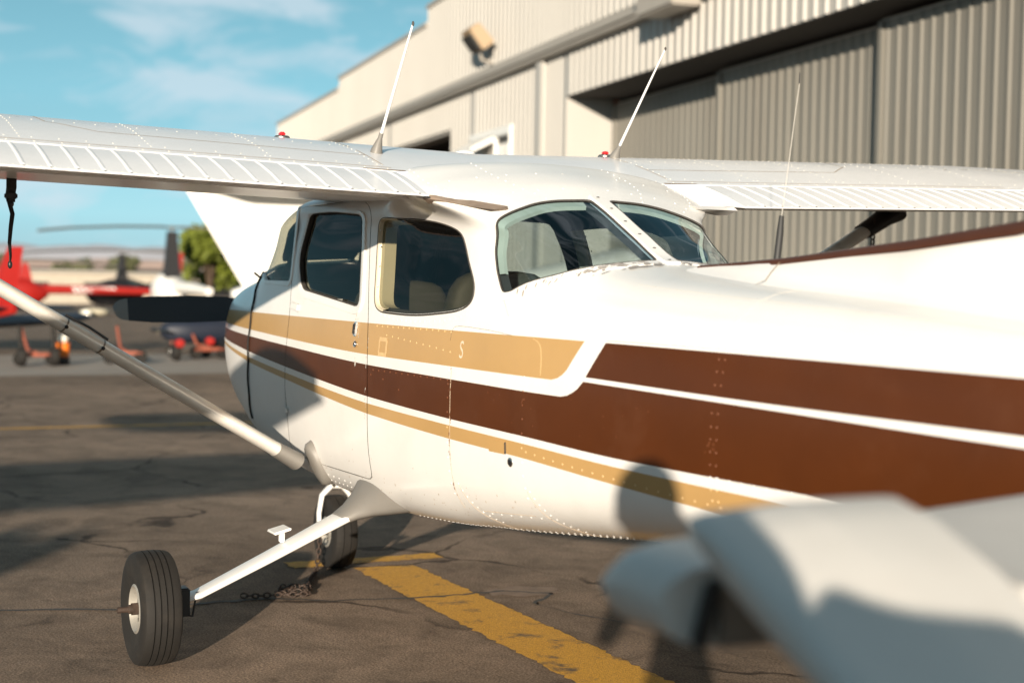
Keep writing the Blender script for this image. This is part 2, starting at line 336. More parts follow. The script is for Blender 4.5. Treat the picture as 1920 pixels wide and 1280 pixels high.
def S(X,u):
    """point on the port skin: X station, u 0 keel .. 1 roof ridge"""
    X=np.atleast_1d(np.asarray(X,float));u=np.broadcast_to(np.asarray(u,float),X.shape)
    P=ctrl(X);m=P[...,1:2,:]*[-1,1];e=P[...,6:7,:]*[-1,1]
    Q=np.concatenate([m,P,e],-2)
    t=np.clip(u,0,1)*7;k=np.minimum(t.astype(int),6);f=(t-k)[...,None]
    g=lambda o:np.take_along_axis(Q,(k+o)[...,None,None].repeat(2,-1),-2)[...,0,:]
    a,b,c,d=g(0),g(1),g(2),g(3)
    p=.5*(2*b+(c-a)*f+(2*a-5*b+4*c-d)*f**2+(3*b-a-3*c+d)*f**3)
    return np.concatenate([X[...,None],p],-1)
def u_at(X,Z,lo=.12,hi=.97):
    X=np.atleast_1d(np.asarray(X,float));Z=np.broadcast_to(Z,X.shape)
    a=np.full(X.shape,lo);b=np.full(X.shape,hi)
    for _ in range(40):
        m=(a+b)/2;z=S(X,m)[...,2];up=z<Z
        a=np.where(up,m,a);b=np.where(up,b,m)
    return (a+b)/2

# ------------------------------------------------------------------ the light aircraft
plane = empty('light_airplane', label='white high-wing light airplane with tan and brown side stripes, nearest the camera', cat='airplane', group='light airplanes parked in a row')
def normS(X, u):
    e = 1.2e-2
    X = np.asarray(X, float); u = np.asarray(u, float)
    a = S(X+e, u)-S(X-e, u); um = np.clip(u-e, 0, 1); uM = np.clip(u+e, 0, 1)
    b = S(X, uM)-S(X, um); n = np.cross(b, a)      # outward on the port side
    top = np.abs(u-1) < 2e-3; bot = np.abs(u) < 2e-3
    n[top, 1] = 0; n[bot, 1] = 0
    n /= np.linalg.norm(n, axis=1)[:, None]+1e-12
    return n
def inpoly(P, poly):
    x, y = P[:, 0], P[:, 1]; r = np.zeros(len(P), bool); q = np.asarray(poly); n = len(q); j = n-1
    for i in range(n):
        xi, yi = q[i]; xj, yj = q[j]
        if yi != yj:
            c = ((yi > y) != (yj > y)) & (x < (xj-xi)*(y-yi)/(yj-yi)+xi); r ^= c
        j = i
    return r
def smooth_poly(P, it=3, closed=True):
    P = [np.array(p, float) for p in P]
    for _ in range(it):
        Q = []; n = len(P)
        for i in range(n if closed else n-1):
            a, b = P[i], P[(i+1) % n]; Q += [a*.75+b*.25, a*.25+b*.75]
        P = Q if closed else [P[0]]+Q+[P[-1]]
    return [tuple(p) for p in P]
def round_poly(P, r):
    """polygon with rounded corners (r in metres in the X, 2.3 u metric)"""
    out = []; n = len(P); P = [np.array(p, float) for p in P]
    for i in range(n):
        a, b, c = P[i-1], P[i], P[(i+1) % n]
        d1 = a-b; d2 = c-b; l1 = np.linalg.norm(d1*[1, 2.3]); l2 = np.linalg.norm(d2*[1, 2.3])
        k = min(r, l1*.45, l2*.45); p = b+d1/l1*k; q = b+d2/l2*k
        for t in np.linspace(0, 1, 5): out.append(tuple(p*(1-t)**2+2*b*t*(1-t)+q*t*t))
    return out
UM = 2.3
def offs(P, d):
    """offset a closed polygon outwards by d metres in the (X, 2.3 u) metric"""
    Q = np.array(P)*[1, UM]; n = len(Q); ar = sum(Q[i-1][0]*Q[i][1]-Q[i][0]*Q[i-1][1] for i in range(n))
    t = np.roll(Q, -1, 0)-np.roll(Q, 1, 0); t /= np.linalg.norm(t, axis=1)[:, None]+1e-12
    nn = np.stack([t[:, 1], -t[:, 0]], 1)*(1 if ar > 0 else -1)
    return [tuple(p) for p in (Q+nn*d)/[1, UM]]
# openings traced as (station X, girth u)
DOOR = round_poly([(-.615, .81), (-1.30, .815), (-1.43, .775), (-1.475, .72), (-1.54, .635), (-1.615, .516), (-1.645, .442), (-1.65, .355), (-1.645, .272), (-1.1, .267), (-.605, .262), (-.61, .42), (-.625, .52), (-.60, .59), (-.575, .685)], .07)
DWIN = round_poly([(-.735, .765), (-1.01, .761), (-1.365, .742), (-1.456, .646), (-1.503, .556), (-.76, .584), (-.672, .64)], .06)
SWIN = smooth_poly([(-1.605, .727), (-1.72, .723), (-1.832, .722), (-2.0, .720), (-2.113, .718), (-2.257, .710), (-2.338, .700), (-2.376, .673), (-2.413, .648), (-2.459, .625), (-2.482, .604), (-2.468, .582), (-2.399, .568), (-2.241, .558), (-2.026, .552), (-1.814, .553), (-1.70, .555), (-1.650, .570), (-1.636, .616), (-1.603, .677), (-1.575, .715)], 2)
RWIN = smooth_poly([(-2.667, .612), (-2.64, .628), (-2.6, .656), (-2.565, .705), (-2.575, .785), (-2.568, .85), (-2.55, .893), (-2.53, .921), (-2.525, .945), (-2.533, .968), (-2.535, .9845), (-2.548, .9865), (-2.758, .985), (-2.985, .979), (-2.997, .97), (-2.988, .885), (-2.952, .792), (-2.881, .702), (-2.729, .623), (-2.69, .614)], 2)
WSH = round_poly([(-.578, .598), (-.17, .618), (-.055, .70), (-.03, .82), (-.02, .9985), (-.56, .9985), (-.575, .90), (-.578, .80)], .035)
# paint scheme: heights over station, read off the port side
def cz(*a): xs, zs = zip(*sorted(a)); return lambda X: pchip(np.array(xs), np.array(zs), np.asarray(X, float))
Z_TOP = cz((-6.7, 1.30), (-4.8, 1.325), (-2.9, 1.332), (.2, 1.326), (.9, 1.315))
Z_TB = cz((-6.7, 1.2), (-3.03, 1.202), (-2.37, 1.205), (-1.62, 1.207), (-.65, 1.225), (.0, 1.24), (.9, 1.255))
Z_BT = cz((-6.7, 1.153), (-3.09, 1.153), (-2.36, 1.16), (-1.63, 1.167), (-.665, 1.191), (0, 1.208), (.9, 1.228))
Z_BB = cz((-6.7, .99), (-4.2, .985), (-3.46, .989), (-2.875, 1.007), (-2.384, 1.019), (-1.64, 1.042), (-.655, 1.094), (0, 1.132), (.72, 1.169), (.9, 1.178))
Z_2T = cz((-6.7, .94), (-4.2, .95), (-3.457, .962), (-2.875, .983), (-2.388, .996), (-1.635, 1.015), (-.655, 1.067), (0, 1.105), (.69, 1.149), (.9, 1.16))
Z_2B = cz((-6.7, .83), (-3.864, .887), (-3.341, .911), (-2.874, .935), (-2.395, .948), (-1.636, .974), (-.656, 1.037), (.026, 1.082), (.69, 1.135), (.9, 1.147))
Z_3T = cz((-6.7, 1.19), (-4.85, 1.200), (-4.1, 1.205), (-3.2, 1.222))
Z_3B = cz((-6.7, 1.16), (-4.85, 1.174), (-4.1, 1.189), (-3.2, 1.208))
TC = [(-3.036, 1.202), (-3.068, 1.209), (-3.093, 1.221), (-3.114, 1.237), (-3.188, 1.331)]
BC = [(-3.094, 1.153), (-3.129, 1.159), (-3.157, 1.170), (-3.181, 1.183), (-3.208, 1.207), (-3.297, 1.331)]
def paint(X, Z):
    c = np.zeros(len(X), int)
    tcx = np.interp(Z, [p[1] for p in TC], [p[0] for p in TC]); bcx = np.interp(Z, [p[1] for p in BC], [p[0] for p in BC])
    c[(Z < Z_TOP(X)) & (Z > Z_TB(X)) & (X > tcx)] = 1
    c[(Z < Z_2T(X)) & (Z > Z_2B(X))] = 1
    br = (Z > Z_BB(X)) & (((Z < Z_BT(X)) & (X > -3.094)) | ((X <= -3.094) & ((X < bcx) | (Z < 1.153)) & (Z < Z_TOP(X))))
    br &= ~((X < -3.15) & (Z < Z_3T(X)) & (Z > Z_3B(X)))
    c[br] = 2
    return c
def zu(xs, f): return list(zip(xs, u_at(np.asarray(xs), f(np.asarray(xs)), .05, .9)))
def xr(a, b, s=.05): n = max(2, int(abs(b-a)/s)+1); return np.linspace(a, b, n)
LINES = [zu(xr(.9, -3.19), Z_TOP), zu(xr(-3.19, -3.3, .02), Z_TOP), zu(xr(-3.3, -6.7), Z_TOP), zu(xr(.9, -3.036), Z_TB), zu(xr(.9, -3.094), Z_BT), zu(xr(.9, -6.7), Z_BB), zu(xr(.9, -6.7), Z_2T), zu(xr(.9, -6.7), Z_2B),
         zu(xr(-3.215, -6.7), Z_3T), zu(xr(-3.208, -6.7), Z_3B)]
for cc in (TC, BC):
    c2 = []
    for i in range(len(cc)-1):
        for j in range(3): f = j/3; c2.append((cc[i][0]*(1-f)+cc[i+1][0]*f, cc[i][1]*(1-f)+cc[i+1][1]*f))
    c2.append(cc[-1]); xx = np.array([p[0] for p in c2]); zz = np.array([p[1] for p in c2]); LINES.append(list(zip(xx, u_at(xx, zz, .05, .9))))
GAP = .0035
D_IN = offs(DOOR, -GAP/2); D_OUT = offs(DOOR, GAP)
SEAM = .003
LOOPS = [D_IN, D_OUT, DWIN, SWIN, RWIN, WSH]
LINES += [[(SEAM, u) for u in np.linspace(0, 1, 60)], [(-SEAM, u) for u in np.linspace(0, 1, 60)]]
def cdt(loops, lines, x0, x1, dx, nu):
    V = []; E = []
    xs = np.linspace(x0, x1, int(abs(x1-x0)/dx)+1); us = np.linspace(0, 1, nu)
    for lp in loops:
        k = len(V); V += [(x, u*UM) for x, u in lp]; n = len(lp); E += [(k+i, k+(i+1) % n) for i in range(n)]
    for ln in lines:
        k = len(V); V += [(x, u*UM) for x, u in ln]; E += [(k+i, k+i+1) for i in range(len(ln)-1)]
    for i, x in enumerate(xs):
        for u in us: V.append((x, u*UM))
    r = geometry.delaunay_2d_cdt([Vector(v) for v in V], E, [], 0, 1e-5)
    P = np.array([tuple(v) for v in r[0]])/[1, UM]; T = np.array([t for t in r[2]])
    return P, T
P0, T0 = cdt(LOOPS, LINES, .90, -6.7, .045, 58)
P0[:, 1] = np.clip(P0[:, 1], 0, 1); P0[:, 0] = np.clip(P0[:, 0], -6.7, .9)
cen = P0[T0].mean(1)
i_din = inpoly(cen, D_IN); i_dout = inpoly(cen, D_OUT); i_dw = inpoly(cen, DWIN)
hole = i_dw | inpoly(cen, SWIN) | inpoly(cen, RWIN) | inpoly(cen, WSH)
is_cowl = cen[:, 0] > SEAM; gapseam = np.abs(cen[:, 0]) <= SEAM
SP = S(P0[:, 0], P0[:, 1]); SN = normS(P0[:, 0], P0[:, 1])
cz_ = S(cen[:, 0], cen[:, 1])[:, 2]; col = paint(cen[:, 0], cz_)
def skin(name, sel, sides, mats, parent, inset=0., colors=None):
    V = []; F = []; NN = []; MI = []
    for sd in sides:
        T = T0[sel]; used, inv = np.unique(T, return_inverse=True); T = inv.reshape(-1, 3)
        p = SP[used]-SN[used]*inset; n = SN[used].copy()
        p = p*[1, sd, 1]; n = n*[1, sd, 1]
        a = p[T]; fn = np.cross(a[:, 1]-a[:, 0], a[:, 2]-a[:, 0]); ok = np.linalg.norm(fn, axis=1) > 1e-9
        flip = (fn*n[T].mean(1)).sum(1) < 0; T = T.copy(); T[flip] = T[flip][:, ::-1]
        k = len(V); V += list(p); F += [tuple(t+k) for t in T[ok]]; NN += list(n); MI += list((colors if colors is not None else np.zeros(len(sel), int))[sel][ok])
    key = {}; rm_ = []; V2 = []; N2 = []
    for v, n in zip(V, NN):            # weld the two halves along the centreline
        kk = (round(v[0], 5), round(v[1], 5)+0., round(v[2], 5))
        if kk not in key: key[kk] = len(V2); V2.append(v); N2.append(n)
        rm_.append(key[kk])
    F2 = [tuple(rm_[i] for i in f) for f in F]; ok2 = [len(set(f)) == 3 for f in F2]
    return mesh(name, V2, [f for f, o in zip(F2, ok2) if o], mats, parent, 180, [m for m, o in zip(MI, ok2) if o], N2)
LIV = [M['white'], M['tan'], M['brown']]
fus_sel = ~i_dout & ~hole & ~is_cowl & ~gapseam
fuse = skin('fuselage', fus_sel, (1, -1), LIV, plane, colors=col)
cowl = skin('engine_cowling', is_cowl, (1, -1), LIV, plane, colors=col)
door_sel = i_din & ~i_dw
doors = [skin('cabin_door', door_sel, (s,), LIV, plane, colors=col) for s in (1, -1)]
# inner lining of the cabin
LL = [offs(DWIN, -.012), offs(SWIN, -.016), offs(RWIN, -.020), offs(WSH, -.02)]
P1, T1 = cdt(LL, [], -.12, -3.2, .07, 40); P1[:, 1] = np.clip(P1[:, 1], 0, 1); c1 = P1[T1].mean(1); h1 = c1[:, 1] < .10
for lp in LL: h1 |= inpoly(c1, lp)
n1 = normS(P1[:, 0], P1[:, 1]); q1 = S(P1[:, 0], P1[:, 1])-n1*.03; V = []; F = []; NN = []
for s in (1, -1):
    k = len(V); V += list(q1*[1, s, 1]); NN += list(n1*[1, s, 1]); F += [tuple(t+k) for t in T1[~h1]]
used = sorted({i for f in F for i in f}); rm_ = {a: b for b, a in enumerate(used)}
mesh('cabin_lining', [V[i] for i in used], [tuple(rm_[i] for i in f) for f in F], M['liner'], plane, 180)
dark_sel = (cen[:, 0] < .2) & (cen[:, 0] > -.12) & (cen[:, 1] < .60)
skin('firewall_shroud', dark_sel, (1, -1), M['panel'], plane, inset=.02)
# glazing
def pane(name, loop, sides, m, parent, inset=.012):
    xs = [p[0] for p in loop]; lo, hi = min(xs), max(xs)
    V = [(x, u*UM) for x, u in loop]; n = len(V); E = [(i, (i+1) % n) for i in range(n)]
    for x in np.arange(lo, hi, .03):
        for u in np.arange(min(p[1] for p in loop), max(p[1] for p in loop), .012): V.append((x, u*UM))
    r = geometry.delaunay_2d_cdt([Vector(v) for v in V], E, [], 0, 1e-5)
    P = np.array([tuple(v) for v in r[0]])/[1, UM]; T = np.array(r[2]); c = P[T].mean(1); T = T[inpoly(c, loop)]
    P[:, 1] = np.clip(P[:, 1], 0, 1); nn = normS(P[:, 0], P[:, 1]); q = S(P[:, 0], P[:, 1])-nn*inset
    V2 = []; F2 = []; N2 = []
    for s in sides:
        qs = q*[1, s, 1]; ns_ = nn*[1, s, 1]; a = qs[T]; fn = np.cross(a[:, 1]-a[:, 0], a[:, 2]-a[:, 0]); ok = np.linalg.norm(fn, axis=1) > 1e-10
        T2 = T.copy(); fl_ = (fn*ns_[T].mean(1)).sum(1) < 0; T2[fl_] = T2[fl_][:, ::-1]
        k = len(V2); V2 += list(qs); N2 += list(ns_); F2 += [tuple(t+k) for t in T2[ok]]
    o = mesh(name, V2, F2, m, parent, 180, None, N2)
    return o
def ring(name, loop, prof, sides, m, parent, closed=True, keep=None):
    """moulding along an opening; prof = [(offset outwards, height above the skin)]"""
    V = []; F = []
    for s in sides:
        k = len(V); n = len(loop); lo = [np.array(offs(loop, o)) if closed else np.array(loop)+[0, o/UM] for o, h in prof]
        for a in range(n):
            for (o, h), lp in zip(prof, lo):
                x, u = lp[a]; u = min(max(u, 0), 1); X = np.array([x]); U = np.array([u])
                V.append(tuple((S(X, U)+normS(X, U)*h)[0]*[1, s, 1]))
        c = len(prof)
        for a in range(n if closed else n-1):
            b = (a+1) % n
            if keep and not keep(*loop[a]): continue
            for j in range(c-1): F.append((k+a*c+j, k+b*c+j, k+b*c+j+1, k+a*c+j+1))
    mb = MB(); mb.add(V, F)
    return mb.build(name, m, parent, 40)
for d, s in zip(doors, (1, -1)):
    w = ring('window_frame', DWIN, [(.034, -.001), (.032, .006), (.004, .006), (-.004, .002), (-.006, -.03)], (s,), M['white'], d)
    ring('window_seal', offs(DWIN, -.005), [(.004, .003), (0, .005), (-.004, .002), (-.004, -.02)], (s,), M['seal'], d)
    pane('door_window', offs(DWIN, .004), (s,), M['darkglass'], d)
    mb = MB()      # drip channel above the door
for s in (1, -1):
    sw = pane('side_window', offs(SWIN, .004), (s,), M['darkglass'], plane)
    ring('window_frame', SWIN, [(.006, .0005), (.004, .003), (-.004, .002), (-.010, -.018), (-.016, -.022), (-.018, -.07)], (s,), M['cream'], sw, True, lambda x, u: x > -1.76)
    ring('window_seal', offs(SWIN, .004), [(.005, .0005), (.003, .004), (-.001, .0035), (-.003, 0.)], (s,), M['seal'], sw)
    rw = pane('rear_window', offs(RWIN, .004), (s,), M['plexi'], plane, .003)
    ring('window_seal', RWIN, [(.004, -.0005), (.003, .0025), (0, .0025), (-.0015, -.002)], (s,), M['seal'], rw)
    ring('window_frame', offs(RWIN, -.010), [(.010, -.008), (-.016, -.012), (-.018, -.026)], (s,), M['cream'], rw, True, lambda x, u: x > -2.63 and u < .975)
ws = pane('windshield', offs(WSH, .004), (1, -1), M['darkglass'], plane)
ring('windshield_frame', WSH, [(.022, -.0005), (.020, .004), (-.002, .004), (-.004, -.012)], (1, -1), M['white'], ws)
ss = [(x, u) for x, u in offs(round_poly([(-.53, .745), (-.16, .745), (-.09, .80), (-.07, .9985), (-.545, .9985)], .04), 0)]
pane('sun_shade', ss, (1,), M['panel'], plane, .05)
ss = [(x, u) for x, u in round_poly([(-.60, .585), (-.16, .60), (-.03, .70), (-.02, .9985), (-.58, .9985), (-.60, .80)], .03)]
pane('sun_shade', ss, (-1,), M['panel'], plane, .055)
# centre strip of the rear window, with its screws
mb = MB(); xs = np.linspace(-2.505, -3.035, 24)
rg = []
for x in xs:
    p = S([x], [1.0])[0]; w = .029
    zt = p[2]
    rg.append([(x, w, zt+.0005), (x, w-.003, zt+.007), (x, -w+.003, zt+.007), (x, -w, zt+.0005), (x, -w, zt-.02), (x, w, zt-.02)])
mb.loft(rg); strip = mb.build('window_strip', M['white'], plane, 30)
for x in np.linspace(-2.525, -3.012, 6):
    p = S([x], [1.])[0]; b = MB(); b.ell((x, .002, p[2]+.007), (.007, .007, .003), n=8, k=4); b.build('screw', M['steel'], strip)
# retainer strip along the lower edge of the rear window, paint flaking off it
def band1(name, path, w, h, m, parent, sides=(1,), base=-.0005):
    V = []; F = []
    for s in sides:
        k = len(V); n = len(path); q = np.array(path)*[1, UM]; t = np.gradient(q, axis=0); t /= np.linalg.norm(t, axis=1)[:, None]; nn = np.stack([-t[:, 1], t[:, 0]], 1)
        for i in range(n):
            ww = w[i] if hasattr(w, '__len__') else w
            for o, hh in ((-ww/2, base), (-ww/2+.0015, h), (ww/2-.0015, h), (ww/2, base)):
                x, u = (q[i]+nn[i]*o)/[1, UM]; X = np.array([x]); U = np.array([np.clip(u, 0, 1)]); V.append(tuple((S(X, U)+normS(X, U)*hh)[0]*[1, s, 1]))
        for i in range(n-1):
            for j in range(3): F.append((k+i*4+j, k+(i+1)*4+j, k+(i+1)*4+j+1, k+i*4+j+1))
    b = MB(); b.add(V, F); return b.build(name, m, parent, 40)
def band(name, path, w, h, m, parent, sides=(1,), base=-.0005): return [band1(name, path, w, h, m, parent, (s,), base) for s in sides]
def resample(pts, step):
    q = np.array(pts); d = np.linalg.norm(np.diff(q*[1, UM], axis=0), axis=1); s = np.r_[0, np.cumsum(d)]; n = max(2, int(s[-1]/step))
    t = np.linspace(0, s[-1], n); return np.stack([np.interp(t, s, q[:, 0]), np.interp(t, s, q[:, 1])], 1)
low = [(-2.665, .598), (-2.735, .609), (-2.895, .689), (-2.972, .783), (-3.012, .883), (-3.022, .975)]
pl = resample(low, .012)
band('window_retainer', pl, .036, .003, M['white'], plane, (1, -1))
mb_flake = MB(); V = []; F = []
for s in (1, -1):
    for i in range(70):
        t = random.random()**.6; j = int(t*(len(pl)-1)); x, u = pl[j]; x -= random.uniform(-.012, .024) if j < len(pl)*.55 else random.uniform(-.014, .055); r_ = random.uniform(.002, .008) if j < len(pl)*.55 else random.uniform(.003, .014)
        X = np.array([x]); U = np.array([min(u+random.uniform(-.004, .004), .995)]); c = S(X, U)[0]+normS(X, U)[0]*.0042
        a = np.array([-1, 0, .0]); nn = normS(X, U)[0]; tu = S(X, U+.004)[0]-S(X, U-.004)[0]; tu /= np.linalg.norm(tu); tx = np.cross(nn, tu)
        pts_ = []
        for k in range(7):
            an = 2*math.pi*k/7; rr = r_*random.uniform(.5, 1.3); pts_.append((c+tu*rr*math.cos(an)*1.6+tx*rr*.6*math.sin(an))*[1, s, 1])
        mb_flake.add(pts_, [tuple(range(7))])
tag(mb_flake.build('paint_flakes', M['chip'], plane, 0), kind='stuff')
# end caps
mb = MB(); e = [tuple(S([.9], [u])[0]) for u in np.linspace(0, 1, 40)]; e2 = [(x, -y, z) for x, y, z in e[::-1][1:-1]]
rings = [[(x+.0, y, z) for x, y, z in e+e2]]
for k, (dx, sc) in enumerate(((.03, .93), (.045, .80), (.05, .4), (.05, .01))): rings.append([(.9+dx, y*sc, 1.19+(z-1.19)*sc) for x, y, z in e+e2])
mb.loft(rings, cap=False); mb.build('nose_bowl', M['white'], cowl, 60)
for s in (1, -1):
    b = MB(); b.ell((.951, s*.175, 1.24), (.012, .085, .055)); b.build('air_intake', M['black'], cowl)
mb = MB(); e = [tuple(S([-6.7], [u])[0]) for u in np.linspace(0, 1, 24)]; e2 = [(x, -y, z) for x, y, z in e[::-1][1:-1]]
mb.loft([e+e2, [(-6.74, y*.5, 1.16+(z-1.16)*.6) for x, y, z in e+e2]]); mb.build('tail_cone', M['white'], plane, 60)
# small fittings on the port side
def onskin(x, z, h=0.):
    u = u_at(np.array([x]), np.array([z])); p = S(np.array([x]), u)[0]; n = normS(np.array([x]), u)[0]; return Vector(p+n*h), Vector(n)
def fit(name, x, z, w, hgt, th, m, parent, s=1, bev=.004, rotx=0.):
    p, n = onskin(x, z, th/2-.001); xa = Vector((-1, 0, 0)); xa = (xa-n*xa.dot(n)).normalized(); za = n.cross(xa); za = za if za.z > 0 else -za
    if rotx: q = Matrix.Rotation(rotx, 3, n); xa = q @ xa; za = q @ za
    rot = Matrix((xa, za, n)).transposed(); b = MB(); b.box((0, 0, 0), (w, hgt, th), rot=rot); b.V = [tuple((Vector(v)+p)*1) if s > 0 else ((Vector(v)+p).x, -(Vector(v)+p).y, (Vector(v)+p).z) for v in b.V]
    return b.build(name, m, parent, 35, bev)
d0, d1 = doors
h = fit('door_handle', -1.487, 1.302, .032, .058, .010, M['chrome'], d0, bev=.004); fit('handle_grip', -1.487, 1.302, .016, .046, .016, M['black'], h)
def disc(name, x, z, r, m, parent, th=.004, n=16, hole=None):
    p, nn = onskin(x, z); b = MB(); b.lathe([(r, -.002), (r, th*.6), (r*.85, th), (r*.4, th), (.0003, th*.8)], n, p, nn); o = b.build(name, m, parent, 40)
    if hole: c = MB(); c.lathe([(hole, th*.9), (hole*.6, th*1.3), (.0003, th*1.3)], 10, p, nn); c.build('keyhole', M['black'], o)
    return o
disc('door_lock', -1.497, 1.241, .013, M['chrome'], d0, .007, hole=.006)
disc('static_port', -2.803, .913, .016, M['chrome'], fuse, .004, hole=.009)
fit('hinge_fairing', -.70, 1.372, .115, .038, .012, M['white'], d0, bev=.006, rotx=R(-6)); fit('hinge_fairing', -.63, .90, .06, .03, .012, M['white'], d0, bev=.006)
fit('access_cover', -2.718, .957, .103, .043, .0035, M['tan'], fuse, bev=.001); b = fit('cover_latch', -2.7745, .957, .005, .040, .006, M['seal'], fuse, bev=.001)
fit('placard', -1.22, 1.408, .14, .017, .0030, M['placard'], d0, bev=.0005, rotx=R(2.6))
# baggage door outline, step scuffs and stencil marks
bag = round_poly([(-2.372, .540), (-2.62, .5375), (-2.94, .533), (-2.975, .49), (-2.975, .40), (-2.40, .40), (-2.37, .48)], .05)
band('baggage_door_seam', resample(smooth_poly([(-2.352, .515), (-2.356, .533), (-2.385, .5415), (-2.62, .5375), (-2.77, .5335)], 2, False), .01), .003, .0005, M['seal'], fuse)
band('baggage_door_seam', resample(smooth_poly([(-2.90, .533), (-2.945, .528), (-2.965, .508), (-2.97, .48)], 2, False), .01), .004, .0006, M['tanrivet'], fuse)
def text3d(ch, size, x, z, m, parent, sx=.75):
    cu = bpy.data.curves.new('letter', 'FONT'); cu.body = ch; cu.size = size; cu.align_x = 'CENTER'; cu.align_y = 'CENTER'; t = bpy.data.objects.new('tmp', cu); C.objects.link(t)
    me = bpy.data.meshes.new_from_object(t.evaluated_get(bpy.context.evaluated_depsgraph_get())); bpy.data.objects.remove(t)
    p, n = onskin(x, z, .0012); xa = Vector((-1, 0, 0)); xa = (xa-n*xa.dot(n)).normalized(); za = n.cross(xa); za = za if za.z > 0 else -za
    for v in me.vertices: c = v.co.copy(); v.co = p+xa*c.x*sx+za*c.y
    me.materials.clear(); me.materials.append(m); return link('stencil_letter', me, parent)
text3d('S', .088, -2.445, 1.264, mat('faded_white_letter', (.70, .60, .46), .5), fuse)
mb = MB()
for (dx, dz, w, hh) in ((0, .028, .075, .016), (0, -.030, .075, .014), (-.034, 0, .016, .05), (.034, 0, .014, .05)):
    p, n = onskin(-1.778+dx, 1.245+dz, .001); xa = Vector((-1, 0, 0)); xa = (xa-n*xa.dot(n)).normalized(); za = -xa.cross(n).normalized(); za = za if za.z > 0 else -za
    mb.add([p+xa*a*w/2+za*b*hh/2 for a, b in ((-1, -1), (1, -1), (1, 1), (-1, 1))], [(0, 1, 2, 3)])
mb.build('faded_mark', M['fadedtan'], fuse, 0)
# sheet-metal laps: thin raised edges
lap = MB()
def lapline(path, parent, sides=(1, -1), w=.0035, m='grime'): return band('panel_lap', resample(path, .03), w, .0009, M[m], parent, sides)
def su(x, z): return (x, float(u_at(np.array([x]), np.array([z]), .02, .97)[0]))
for x, zs in ((-2.385, (.70, 1.19)),):
    lapline([su(x, z) for z in np.linspace(zs[0], zs[1], 8)], fuse, m='grime')
lapline([(-2.42, .30), (-2.47, .24), (-2.53, .19), (-2.545, .13)], fuse); lapline([(-2.885, .30), (-2.93, .235), (-3.0, .17), (-3.02, .1)], fuse)
lapline([(-2.51, .235), (-2.86, .235)], fuse); lapline([(-3.83, u) for u in np.linspace(.565, .985, 10)], fuse, m='lapgrey', w=.0025); lapline([(-3.25, .80), (-4.2, .80), (-5.2, .80)], fuse, m='lapgrey', w=.0025); lapline([su(-3.3, 1.338), su(-4.4, 1.333), su(-5.4, 1.318)], fuse, w=.003)
lapline([su(-2.66, 1.475), su(-2.70, 1.43), su(-2.73, 1.395)], fuse, w=.0025)
# rivets
def rivets(name, spots, r, hgt, m, parent):
    V = []; F = []
    for p, n in spots:
        p = Vector(p); n = Vector(n); a = n.orthogonal().normalized(); b = n.cross(a); k = len(V)
        for rr, hh in ((r, -.0004), (r*.72, hgt*.8)): V += [p+n*hh+(a*math.cos(j*1.0472)+b*math.sin(j*1.0472))*rr for j in range(6)]
        V.append(p+n*hgt)
        for j in range(6):
            q = (j+1) % 6; F.append((k+j, k+q, k+6+q, k+6+j)); F.append((k+6+j, k+6+q, k+12))
    return tag(mesh(name, V, F, m, parent, 180), kind='stuff')
def rv_line(path, step, sides=(1, -1)):
    q = resample(path, step); X = q[:, 0]; U = np.clip(q[:, 1], 0, 1); p = S(X, U); n = normS(X, U); o = []
    for s in sides: o += [(a*[1, s, 1], b*[1, s, 1]) for a, b in zip(p, n)]
    return o
sp = []
for x, z0, z1 in ((-2.365, .75, 1.19), (-2.875, .80, 1.20), (-3.82, .92, 1.34), (-3.845, .92, 1.34), (-4.88, .95, 1.38)):
    sp += rv_line([su(x, z) for z in np.linspace(z0, z1, 8)], .042)
sp += rv_line([(-1.72, .548), (-1.85, .541), (-2.03, .539), (-2.25, .544), (-2.42, .556), (-2.52, .575)], .038)
sp += rv_line([su(-1.70, 1.322), su(-2.35, 1.325)], .045)+rv_line([su(-1.8, 1.29), su(-2.36, 1.255)], .05)+rv_line([su(-1.7, 1.15), su(-2.36, 1.155)], .05)
sp += rv_line([su(-1.68, 1.13), su(-1.68, 1.02)], .04)+rv_line([su(-1.8, 1.12), su(-1.95, 1.09)], .06)
sp += rv_line([su(-2.9, .957), su(-3.4, .925), su(-3.85, .905)], .048)+rv_line([su(-3.85, .985), su(-4.9, .985)], .045)
sp += rv_line([su(-3.6, 1.342), su(-4.9, 1.33), su(-6.2, 1.30)], .036)
for uu in (.125, .142): sp += rv_line([(-1.75, uu), (-2.6, uu), (-4.2, uu+.02), (-6, uu+.04)], .038)
sp += rv_line([(-2.50, .228), (-2.88, .228)], .05)+rv_line([(-3.5, .235), (-3.52, .2), (-3.55, .15)], .05)+rv_line([(-2.42, .30), (-2.56, .19)], .03)+rv_line([(-2.9, .30), (-3.03, .17)], .03)
sp += rv_line([(-.75, .235), (-1.5, .235)], .06)+rv_line([(-.8, .21), (-1.55, .215)], .045)
sp += rv_line([(-2.67, .590), (-2.73, .598), (-2.80, .62)], .035)+rv_line([(-2.60, .60), (-2.545, .66), (-2.53, .72)], .06)
for x in (-2.43, -2.25): sp += rv_line([(x, .90), (x, 1.0)], .045)
for uu in (.88, .94): sp += rv_line([(-2.05, uu), (-2.50, uu)], .04)
sp += rv_line([su(-1.66, 1.40), su(-1.64, 1.62), su(-1.60, 1.7)], .055)
def painted_rivets(name, spots, r, hgt, parent):
    pp = np.array([p for p, n in spots]); cc = paint(pp[:, 0], pp[:, 2])
    for k, m in ((0, M['white']), (1, M['tanrivet']), (2, M['brownrivet'])):
        q = [t_ for t_, c_ in zip(spots, cc) if c_ == k]
        if q: rivets(name, q, r, hgt, m, parent)
